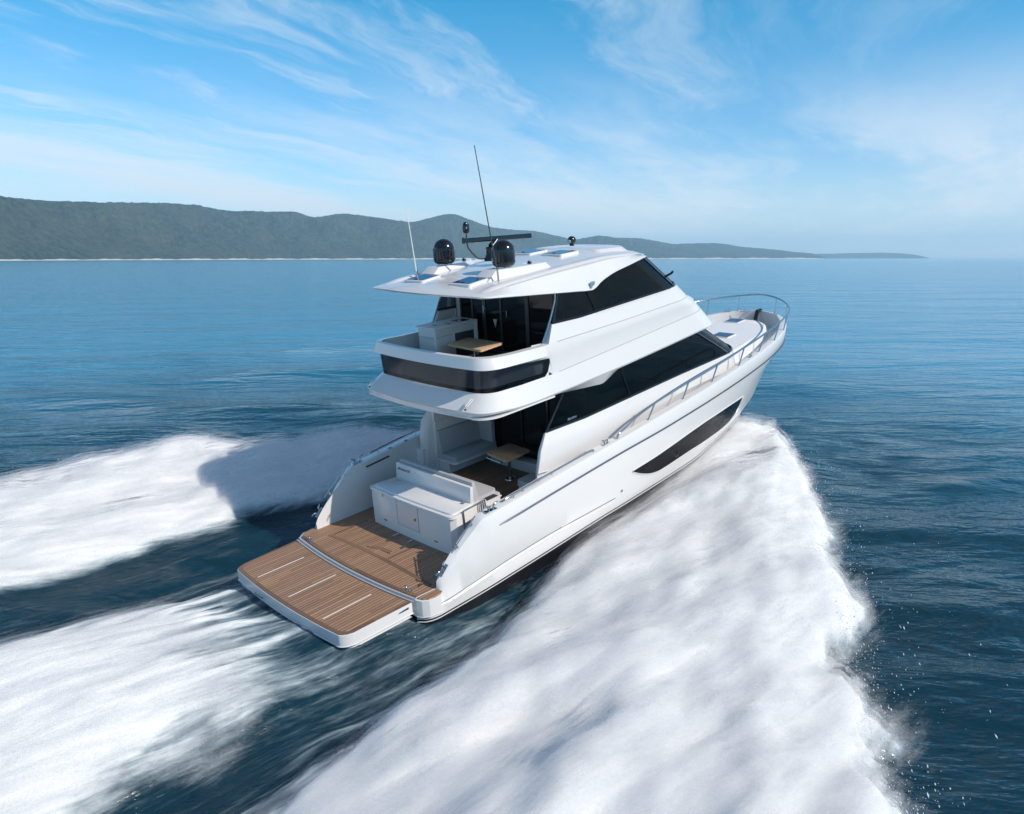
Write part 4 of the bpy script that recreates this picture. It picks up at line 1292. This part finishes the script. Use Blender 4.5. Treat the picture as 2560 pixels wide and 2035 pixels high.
#@@PART2
# ================================================================== numpy noise
_rng = np.random.RandomState(11)
_T = _rng.rand(512, 512).astype(np.float32)


def vnoise(x, y):
    xi, yi = np.floor(x).astype(int), np.floor(y).astype(int)
    fx, fy = x - xi, y - yi
    fx, fy = fx * fx * fx * (fx * (fx * 6 - 15) + 10), fy * fy * fy * (fy * (fy * 6 - 15) + 10)
    a, b = _T[xi % 512, yi % 512], _T[(xi + 1) % 512, yi % 512]
    c, d = _T[xi % 512, (yi + 1) % 512], _T[(xi + 1) % 512, (yi + 1) % 512]
    return (a * (1 - fx) + b * fx) * (1 - fy) + (c * (1 - fx) + d * fx) * fy


def fbm(x, y, o=5, g=0.5, l=2.03):
    s, a, t = 0, 1.0, 0
    for i in range(o):
        s = s + a * vnoise(x + 17.3 * i, y + 9.1 * i)
        t += a
        a *= g
        x, y = x * l * .88 - y * l * .47, x * l * .47 + y * l * .88
    return s / t


def sst(v, a, b):
    t = np.clip((v - a) / (b - a), 0, 1)
    return t * t * (3 - 2 * t)


# ================================================================== SEA with the yacht's wake
def axis(lo, hi, step, far, grow=1.09):
    c = list(np.arange(lo, hi + 1e-6, step))
    a, d = hi, step
    while a < far:
        d *= grow; a += d; c.append(a)
    a, d = lo, step
    while a > -far:
        d *= grow; a -= d; c.insert(0, a)
    return np.array(c)

ax = axis(-10.5, 21.0, 0.075, 42000)
ay = axis(-13.0, 15.0, 0.075, 42000)
X, Yg = np.meshgrid(ax, ay, indexing='ij')
dx = np.gradient(ax)[:, None] + 0 * X
dy = np.gradient(ay)[None, :] + 0 * X
cell = np.maximum(dx, dy)
near = np.exp(-np.clip((np.hypot(X - 4, Yg) - 60) / 120, 0, 40))

# wind sea: sum of directional waves, faded where the grid is too coarse to carry them
H = np.zeros_like(X)
rs = np.random.RandomState(3)
wd = R(50)
for i in range(46):
    lam = 0.9 * 1.125 ** (i % 23) * (1 + .2 * rs.rand())
    th = wd + rs.randn() * .42
    k = 2 * math.pi / lam
    amp = 0.0038 * lam ** 1.02 * (0.5 + rs.rand())
    ok = np.clip(2.2 - cell / lam * 8, 0, 1)
    ph = rs.rand() * 6.28 + 1.5 * fbm(X / 30 + i, Yg / 30, 2)
    s_ = np.sin(k * (X * math.cos(th) + Yg * math.sin(th)) + ph)
    H += ok * amp * (s_ + .25 * s_ * s_)

# wake: outlines measured in metres from the transom
AY = np.abs(Yg)
side = np.where(Yg < 0, -1, 1)
n_big = fbm(X / 3.2 + 5, Yg / 2.1 + 3 + side * 7, 4)
n_mid = fbm(X / 1.3 + 1, Yg / .55 + 8 + side * 3, 5, .55)
n_str = fbm(X / 5.0 + AY * .1, Yg / .26 + X * .06, 4, .55)
y_out = np.interp(X, [-60, -30, -12, -6, -2, 0, 2, 5, 8, 10.6, 13.5, 16, 17.6, 18.6, 19.0], [40, 26.5, 17.0, 14.2, 12.5, 11.5, 10.4, 8.9, 7.3, 6.1, 4.5, 2.9, 1.6, .5, 0.0])
y_in = np.interp(X, [-60, -30, -12, -5.3, -3.6, -2.2, -.9, 2.0, 5.0, 7.4, 9, 11], [20, 13, 6.8, 4.85, 4.4, 4.1, 3.75, 2.95, 2.45, 2.0, 1.6, 1.0])
y_in = np.where(Yg > 0, np.interp(X, [-60, -30, -12, -6.1, -2.8, 0, 3, 6, 9, 11], [22, 14, 7.4, 5.3, 5.6, 5.9, 5.2, 3.6, 1.8, 1.0]), y_in)
rag = (n_big - .5) * 3.2 + (n_mid - .5) * 1.3
q = (AY - y_in) / np.maximum(y_out - y_in, .3)
d_out = y_out + rag * np.interp(X, [-10, 12, 18], [1.0, .65, .2]) - AY
d_in = AY - y_in + rag * .45
arm = sst(d_out, -.10, .55) * sst(d_in, -.35, .55) * (X < 19.2)
# stern wash
w_out = np.interp(X, [-60, -20, -7, -4, -2, -.6, .2], [9, 5.2, 2.9, 2.5, 2.35, 2.2, 2.0])
wd_ = w_out - AY + (n_mid - .5) * 1.4 + (n_big - .5) * .9 + np.where(Yg > 0, .45, .30)
wash = sst(wd_, -.45, .95) * sst(-X + (n_mid - .5) * 2.6, .9, 3.4)
wash = wash * (1 - (.62 - .5 * sst(n_str, .40, .66)) * sst(X, -6.5, -2.5))
streak = sst(n_str, .52, .78)
# thin torn foam between the arms and the wash
between = (AY < y_in + .6) * (X < 5) * sst(-X, -4.5, 1.0)
thin = between * (.16 + .16 * (Yg < 0) * np.exp(-((X - 1) / 4.0) ** 2) + .36 * sst(n_str, .40, .75)) * np.where(Yg > 0, sst(y_in - AY, .6, 2.6) * .7, .85)
mask = np.maximum(np.maximum(arm, wash), thin)
mask *= 1 - .14 * sst(n_big, .60, .78) * (1 - sst(X, 2, 9)) * (mask > 0)
mask = np.clip(mask, 0, 1)

ridge = np.interp(X, [-40, -12, -5, 0, 5, 10, 14, 16.5, 18.2, 19], [.2, .6, .8, .92, 1.05, 1.2, 1.3, 1.15, .5, 0])
prof = np.interp(q, [-.2, 0, .18, .45, .72, .92, 1.1], [0, .25, .58, .86, 1.0, .66, 0])
lump = fbm(X / 2.4 + 40, Yg / 1.15 + 11, 5, .48)
fine = fbm(X / .9 + 4, Yg / .3 + 21, 3, .5)
H += arm * ridge * np.where(Yg > 0, 1.25, 1.0) * prof * (.72 + .56 * lump) + mask * ((lump - .5) * .26 + (fine - .5) * .05)
# sheet of water climbing the hull side forward
hull_h = np.interp(X, [0, 3, 6, 9, 12, 14.5, 16.3, 17.4, 18.3], [.0, .04, .30, .74, 1.12, 1.38, 1.15, .5, 0])
hb_ = np.interp(X, [-1, 0, 8, 10, 12, 14, 15.5, 16.5, 17.4], [2.4, 2.4, 2.35, 2.2, 1.95, 1.6, 1.25, .85, .2])
away = np.clip(AY - hb_, 0, None)
H = np.maximum(H, hull_h * np.exp(-(away / np.interp(X, [0, 6, 14], [.5, .9, 2.2])) ** 1.3) + H * .35)
climb = sst(X, 6.2, 8.2) * np.exp(-(away / 1.2) ** 2) * (X < 18.2)
mask = np.maximum(mask, np.clip(climb * 1.3, 0, 1) * sst(n_mid + (X - 8) * .1, .35, .6))
# hollow beside and behind the transom
hollow = np.exp(-((AY - 3.3) / 1.0) ** 2) * np.interp(X, [-14, -4, 2, 5], [.1, .28, .22, 0])
H -= hollow * (1 - arm)
wz = wash * np.interp(X, [-20, -6, -3.4, -2.2, -1, 0], [.15, .30, .10, -.10, -.2, -.25]) * np.interp(AY, [0, 1.2, 2.6, 3.5], [1, .85, .4, 0])
H += wz
# streaky ripple dragged along by the hull
drag = between * (1 - mask)
H += drag * (n_str - .5) * .09
# keep the water out of the hull: it is displaced there
inside = (AY < hb_ - .12) & (X > -.4) & (X < 17.2)
H = np.where(inside, np.minimum(H, -.9 + 0 * X), H)

nx, ny = X.shape
co = np.stack([X, Yg, H], -1).reshape(-1, 3).astype(np.float32)
idx = np.arange(nx * ny).reshape(nx, ny)
fc = np.stack([idx[:-1, :-1], idx[1:, :-1], idx[1:, 1:], idx[:-1, 1:]], -1).reshape(-1, 4)
me = bpy.data.meshes.new('sea')
me.vertices.add(len(co)); me.vertices.foreach_set('co', co.ravel())
me.loops.add(fc.size); me.loops.foreach_set('vertex_index', fc.ravel().astype(np.int32))
me.polygons.add(len(fc))
me.polygons.foreach_set('loop_start', (np.arange(len(fc)) * 4).astype(np.int32))
me.polygons.foreach_set('loop_total', np.full(len(fc), 4, np.int32))
me.polygons.foreach_set('use_smooth', np.ones(len(fc), bool))
me.update(calc_edges=True)
at = me.attributes.new('foam', 'FLOAT', 'POINT')
at.data.foreach_set('value', mask.astype(np.float32).ravel())
at = me.attributes.new('drag', 'FLOAT', 'POINT')
at.data.foreach_set('value', np.clip(between * 1.0, 0, 1).astype(np.float32).ravel())
sea = bpy.data.objects.new('sea', me)
link(sea)
meta(sea, 'deep blue rippled sea churned to white foam behind the yacht', 'sea', 'structure')

m = bpy.data.materials.new('sea_water')
m.use_nodes = True
N = NT(m.node_tree)
m.node_tree.nodes.clear()
pos = N.n('ShaderNodeNewGeometry').outputs['Position']
foam = N.n('ShaderNodeAttribute', attribute_name='foam').outputs['Fac']
dragn = N.n('ShaderNodeAttribute', attribute_name='drag').outputs['Fac']
cd = N.n('ShaderNodeCameraData').outputs['View Distance'] if False else None
sp = N.n('ShaderNodeSeparateXYZ', {0: pos})
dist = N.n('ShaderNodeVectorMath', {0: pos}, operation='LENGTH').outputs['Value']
# ripples
r1 = N.noise(N.vscale(pos, (1.0, .42, 1), R(-46)), 3.2, 4, .55, .3)
r2 = N.noise(N.vscale(pos, (1.0, .35, 1), R(-46)), .62, 5, .55, .4)
r3 = N.noise(N.vscale(pos, (1.0, .30, 1), R(-50)), .085, 5, .55, .3)
st1 = N.noise(N.vscale(pos, (.55, 5.5, 1)), 1.6, 5, .6)
h = N.math('ADD', N.math('MULTIPLY', r1, .05), N.math('MULTIPLY', r2, .42))
h = N.math('ADD', h, N.math('MULTIPLY', r3, 1.5))
bw = N.n('ShaderNodeBump', {'Strength': .95, 'Distance': 1.0, 'Height': h})
bw2 = N.n('ShaderNodeBump', {'Strength': N.math('MULTIPLY', dragn, .5), 'Distance': .12, 'Height': st1, 'Normal': bw.outputs[0]})
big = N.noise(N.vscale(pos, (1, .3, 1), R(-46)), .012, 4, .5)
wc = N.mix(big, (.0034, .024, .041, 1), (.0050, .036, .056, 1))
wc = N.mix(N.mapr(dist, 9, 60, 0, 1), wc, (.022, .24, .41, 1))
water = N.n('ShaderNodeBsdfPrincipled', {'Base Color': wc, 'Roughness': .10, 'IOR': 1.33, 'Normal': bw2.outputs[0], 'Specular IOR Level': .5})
fn1 = N.noise(N.vscale(pos, (.5, 2.8, 1.4), R(4)), 2.6, 7, .62, .3)
fn2 = N.noise(N.vscale(pos, (.5, 3.8, 1)), 5.0, 5, .6)
k = N.math('ADD', foam, N.math('MULTIPLY', N.math('SUBTRACT', fn1, .5), .75))
k = N.math('ADD', k, N.math('MULTIPLY', N.math('SUBTRACT', fn2, .5), .35))
fac = N.math('MULTIPLY', N.mapr(k, .12, .85), N.mapr(foam, .02, .25), clamp=True)
fb = N.n('ShaderNodeBump', {'Strength': .35, 'Distance': .08, 'Height': fn1})
fcol = N.mix(N.mapr(k, .35, 1.0), (.40, .50, .56, 1), (.95, .95, .945, 1))
fd_ = N.n('ShaderNodeBsdfDiffuse', {'Color': fcol, 'Roughness': .6, 'Normal': fb.outputs[0]})
ft = N.n('ShaderNodeBsdfTranslucent', {'Color': (.8, .85, .9, 1), 'Normal': fb.outputs[0]})
fm_ = N.n('ShaderNodeMixShader', {0: .18, 1: fd_.outputs[0], 2: ft.outputs[0]})
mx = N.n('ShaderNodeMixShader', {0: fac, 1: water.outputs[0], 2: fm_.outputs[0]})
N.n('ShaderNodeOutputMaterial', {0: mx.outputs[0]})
me.materials.append(m)

# ================================================================== SPRAY hanging over the foam (thin torn layers of droplets)
sx0, sx1 = np.searchsorted(ax, [-11, 19.6]); sy0, sy1 = np.searchsorted(ay, [-14.5, 16])
sub = (slice(sx0, sx1, 2), slice(sy0, sy1, 2))
Xs, Ys, Hs = X[sub], Yg[sub], H[sub]
soft = sst(d_out, -1.0, .7) * sst(d_in, -.6, .6) * (X < 19)
soft = np.maximum(soft, sst(wd_, -.7, .6) * sst(-X, 2.7, 4.2) * .8)
So = soft[sub]
base_h = np.maximum(Hs, 0)
V, F, Dn = [], [], []
off = 0
for L in range(5):
    up = (.03 + .085 * L) * (.5 + .8 * fbm(Xs / 1.6 + L * 3.3, Ys / .9 + L, 4)) * np.clip(ridge[sub] + .15, 0, 1.2)
    # the layer carries on level beyond the foam's edge so that it frays over the water
    zz = Hs + up + (1 - arm[sub]) * So * ridge[sub] * (.10 + .10 * L) * sst(q[sub], .7, .95)
    n_, m_ = Xs.shape
    V.append(np.stack([Xs + .015 * L, Ys, zz], -1).reshape(-1, 3))
    id_ = np.arange(n_ * m_).reshape(n_, m_)
    keep = (So > .03)
    kf = keep[:-1, :-1] & keep[1:, 1:] & keep[1:, :-1] & keep[:-1, 1:]
    f_ = np.stack([id_[:-1, :-1][kf], id_[1:, :-1][kf], id_[1:, 1:][kf], id_[:-1, 1:][kf]], -1) + off
    F.append(f_); off += n_ * m_
    Dn.append((So * (1.0 - .14 * L)).reshape(-1))
V = np.concatenate(V).astype(np.float32); F = np.concatenate(F); Dn = np.concatenate(Dn).astype(np.float32)
used = np.unique(F); remap = np.full(len(V), -1); remap[used] = np.arange(len(used))
V, Dn, F = V[used], Dn[used], remap[F]
ms = bpy.data.meshes.new('spray')
ms.vertices.add(len(V)); ms.vertices.foreach_set('co', V.ravel())
ms.loops.add(F.size); ms.loops.foreach_set('vertex_index', F.ravel().astype(np.int32))
ms.polygons.add(len(F))
ms.polygons.foreach_set('loop_start', (np.arange(len(F)) * 4).astype(np.int32))
ms.polygons.foreach_set('loop_total', np.full(len(F), 4, np.int32))
ms.polygons.foreach_set('use_smooth', np.ones(len(F), bool))
ms.update(calc_edges=True)
ms.attributes.new('dens', 'FLOAT', 'POINT').data.foreach_set('value', Dn)
spray = bpy.data.objects.new('spray', ms)
link(spray)
meta(spray, 'fine white spray hanging over the foam of the bow wave and stern wash', 'spray', 'stuff')
m = bpy.data.materials.new('spray_mist')
m.use_nodes = True
N = NT(m.node_tree)
m.node_tree.nodes.clear()
pos = N.n('ShaderNodeNewGeometry').outputs['Position']
dn = N.n('ShaderNodeAttribute', attribute_name='dens').outputs['Fac']
a1 = N.noise(N.vscale(pos, (.42, 2.6, 1.6), R(6)), 1.5, 6, .62, .3)
a2 = N.noise(pos, 22, 2, .6)
kk = N.math('ADD', dn, N.math('ADD', N.math('MULTIPLY', N.math('SUBTRACT', a1, .5), 1.5), N.math('MULTIPLY', N.math('SUBTRACT', a2, .5), .5)))
al = N.math('MULTIPLY', N.mapr(kk, .38, 1.15, 0, .40), N.mapr(dn, .02, .35))
df = N.n('ShaderNodeBsdfDiffuse', {'Color': (.93, .93, .94, 1)})
tl = N.n('ShaderNodeBsdfTranslucent', {'Color': (.93, .93, .94, 1)})
tp = N.n('ShaderNodeBsdfTransparent')
dd = N.n('ShaderNodeMixShader', {0: .5, 1: df.outputs[0], 2: tl.outputs[0]})
mx = N.n('ShaderNodeMixShader', {0: al, 1: tp.outputs[0], 2: dd.outputs[0]})
N.n('ShaderNodeOutputMaterial', {0: mx.outputs[0]})
ms.materials.append(m)

# thrown drops along the outer edges
M_DROP = mk('water_drops', (.75, .78, .82), .3)
rs = np.random.RandomState(8)
dv, df_ = [], []
nd = 0
while nd < 5200:
    x = rs.uniform(-9, 16.5)
    sgn = -1 if rs.rand() < .72 else 1
    yo = float(np.interp(x, [-9, -2, 0, 2, 5, 8, 10.6, 13.5, 16], [15.2, 12.5, 11.5, 10.4, 8.9, 7.3, 6.1, 4.5, 2.9]))
    clump = float(fbm(np.array([x / 1.1 + sgn * 9]), np.array([3.3]), 3)[0])
    dd_ = rs.exponential(.30 + 1.1 * max(clump - .45, 0))
    y = yo - .5 + dd_
    z = abs(rs.normal(0, .32)) + .05 + .25 * rs.rand() * np.interp(x, [-9, 5, 14], [1, 2, 2.6])
    r = rs.uniform(.004, .010) * (1.5 if rs.rand() < .06 else 1)
    st_ = rs.uniform(1.0, 3.0)
    c = np.array([x, sgn * y, z])
    ax_ = np.array([-.25, sgn * .35, rs.uniform(-1, 1)]); ax_ /= np.linalg.norm(ax_)
    k_ = len(dv)
    p1 = np.cross(ax_, [1, 0, 0]); p1 /= np.linalg.norm(p1); p2 = np.cross(ax_, p1)
    dv += [tuple(c + ax_ * r * st_), tuple(c - ax_ * r * st_), tuple(c + p1 * r), tuple(c - p1 * r), tuple(c + p2 * r), tuple(c - p2 * r)]
    df_ += [(k_ + i_, k_ + j_, k_ + l_) for i_ in (0, 1) for j_, l_ in ((2, 4), (4, 3), (3, 5), (5, 2))]
    nd += 1
md = bpy.data.meshes.new('spray_droplets')
md.from_pydata(dv, [], df_)
md.materials.append(M_DROP)
dro = bpy.data.objects.new('spray_droplets', md)
link(dro)
meta(dro, 'scattered drops flying off the outer edges of the bow wave', 'droplets', 'stuff')

# ================================================================== HILLS, beach
AZ = [-2, 5, 12, 13.6, 14.1, 15.5, 17, 19, 20.2, 20.8, 22.4, 23.7, 26, 28.4, 30, 31.1, 32.5, 34, 35.3, 36.8, 37.6, 38.6, 40, 41.8, 43, 44.7, 46.4, 48, 49.6, 51, 53.3, 56, 58.1, 59.4, 61, 63.3, 66.4, 69.3, 72.2, 74.8, 77.4, 82, 90, 100]
EL = [0, 0, 0, .05, .12, .26, .33, .31, .26, .26, .37, .54, .76, 1.04, 1.02, .98, 1.22, 1.44, 1.48, 1.63, 1.50, 1.35, 1.62, 1.99, 2.08, 2.24, 2.78, 3.24, 2.95, 2.63, 2.89, 3.14, 2.94, 3.29, 3.26, 3.22, 3.60, 3.64, 3.55, 3.54, 3.67, 3.8, 3.6, 3.4]
def coast_D(a):
    return np.interp(a, [0, 14, 20, 20.6, 35, 53, 67, 78, 100], [15000, 14000, 11500, 7600, 5400, 4000, 3200, 2500, 2300])

def land(a0, a1, n, dfun, elfun, name, depth, nz=26, rel=.03, seed=0):
    a = np.linspace(a0, a1, n)
    V, F = [], []
    t = np.linspace(0, 1.25, nz)
    A, T = np.meshgrid(a, t, indexing='ij')
    D0 = dfun(A)
    D = D0 * (1 + depth * T)
    ridge_h = (D0 * (1 + depth)) * np.tan(np.radians(elfun(A))) + 7.4
    xx, yy = CAM_LOC[0] + D * np.cos(np.radians(A)), CAM_LOC[1] + D * np.sin(np.radians(A))
    s = np.sin(np.clip(T, 0, 1) * math.pi / 2) ** 1.15
    s = np.where(T > 1, 1 - (T - 1) * 1.6, s)
    nz1 = fbm(xx / 420 + seed, yy / 420, 6, .55) - .5
    nz2 = fbm(xx / 38 + seed, yy / 38, 3, .6) - .5
    gull = 1 - np.abs(fbm(xx / 300 + 3 + seed, yy / 300, 4, .5) - .5) * 2.2
    body = np.sin(np.clip(T, 0, 1) * math.pi)
    Z = 2.0 + 12 * sst(T, .0, .02) + ridge_h * s + body * ridge_h * (nz1 * .85 + (gull - .7) * .55)
    Z += nz2 * D0 / 2500 * 9 * sst(T, 0, .04)
    Z = np.minimum(Z, 7.4 + D * np.tan(np.radians(elfun(A))) + nz2 * 16 + nz1 * 12)
    Z = np.where(T < .004, 1.5, Z)
    co = np.stack([xx, yy, Z], -1).reshape(-1, 3)
    id_ = np.arange(n * nz).reshape(n, nz)
    fcs = np.stack([id_[:-1, :-1], id_[1:, :-1], id_[1:, 1:], id_[:-1, 1:]], -1).reshape(-1, 4)
    return co, fcs.tolist()

M_FOREST, N, b = principled('forest_hills', (.03, .05, .03), 0.95, spec=.1)
gp = N.n('ShaderNodeNewGeometry').outputs['Position']
c1 = N.noise(gp, .045, 6, .68)
c2 = N.noise(gp, .0045, 4, .55)
vor = N.n('ShaderNodeTexVoronoi', {'Vector': gp, 'Scale': .07, 'Randomness': 1.0}).outputs['Distance']
col = N.mix(N.mapr(c1, .36, .66), (.005, .013, .012, 1), (.055, .078, .045, 1))
col = N.mix(N.mapr(c2, .40, .68, 0, .5), col, (.075, .075, .045, 1))
N.t.links.new(col, b.inputs['Base Color'])
hb2 = N.math('ADD', N.math('MULTIPLY', c1, 16), N.math('MULTIPLY', vor, -7))
N.t.links.new(N.n('ShaderNodeBump', {'Strength': 1.0, 'Distance': 1.0, 'Height': hb2}).outputs[0], b.inputs['Normal'])

elf = pchip(AZ, EL)
elv = np.vectorize(elf)
co, fcs = land(20.6, 100, 1100, coast_D, lambda a: elv(a) * sst(a, 20.4, 21.6), 'hills', .38, 40)
hills = mesh('hills', co.tolist(), fcs, M_FOREST, None, smooth=70)
meta(hills, 'long range of forested green hills along the shore, fading into haze to the right', 'hills', 'structure')
co, fcs = land(14.2, 26, 240, lambda a: 11500 + 0 * a + 400 * (20 - a) / 6, lambda a: np.interp(a, [14.2, 14.5, 15.0, 15.8, 17, 19, 20.2, 22, 26], [0, .06, .20, .29, .34, .31, .27, .27, .2]), 'headland', .10, 16, seed=9)
head = mesh('headland', co.tolist(), fcs, M_FOREST, None, smooth=70)
meta(head, 'low far headland, pale blue with haze, right of the hills', 'headland', 'structure')

M_SAND = mk('beach_sand', (.62, .57, .49), .9, amt=.15, scale=.01)
def beach(a0, a1, n, dfun, name):
    rows = []
    for a in np.linspace(a0, a1, n):
        D = float(dfun(a))
        w = D * (.014 + .006 * math.sin(a * 1.7) + .003 * math.sin(a * 5.1))
        hgt = D * .00095 * (1 + .35 * math.sin(a * 2.3) + .25 * math.sin(a * 7.7))
        c, s_ = math.cos(R(a)), math.sin(R(a))
        rows.append([(CAM_LOC[0] + (D - w) * c, CAM_LOC[1] + (D - w) * s_, -.4), (CAM_LOC[0] + (D - w * .2) * c, CAM_LOC[1] + (D - w * .2) * s_, hgt * .55 + .4), (CAM_LOC[0] + (D + 6) * c, CAM_LOC[1] + (D + 6) * s_, hgt + 1.0)])
    return MB().grid(rows).build(name, M_SAND, None, smooth=60)
bc = beach(20.7, 100, 500, coast_D, 'beach')
meta(bc, 'thin strip of pale sand along the foot of the hills', 'beach', 'structure')

# ================================================================== haze
hz = MB().box(-16000, 16500, -9000, 17000, -6, 420)
hz_o = hz.build('haze', M_GEL)
hm_ = bpy.data.materials.new('haze_air')
hm_.use_nodes = True
N = NT(hm_.node_tree)
hm_.node_tree.nodes.clear()
vol = N.n('ShaderNodeVolumePrincipled', {'Color': (.64, .87, 1.0, 1), 'Density': 9.5e-5, 'Anisotropy': 0.0})
N.t.links.new(vol.outputs[0], N.n('ShaderNodeOutputMaterial').inputs['Volume'])
hz_o.data.materials.clear(); hz_o.data.materials.append(hm_)
meta(hz_o, 'pale blue sea air that softens the far hills and horizon', 'haze', 'stuff')
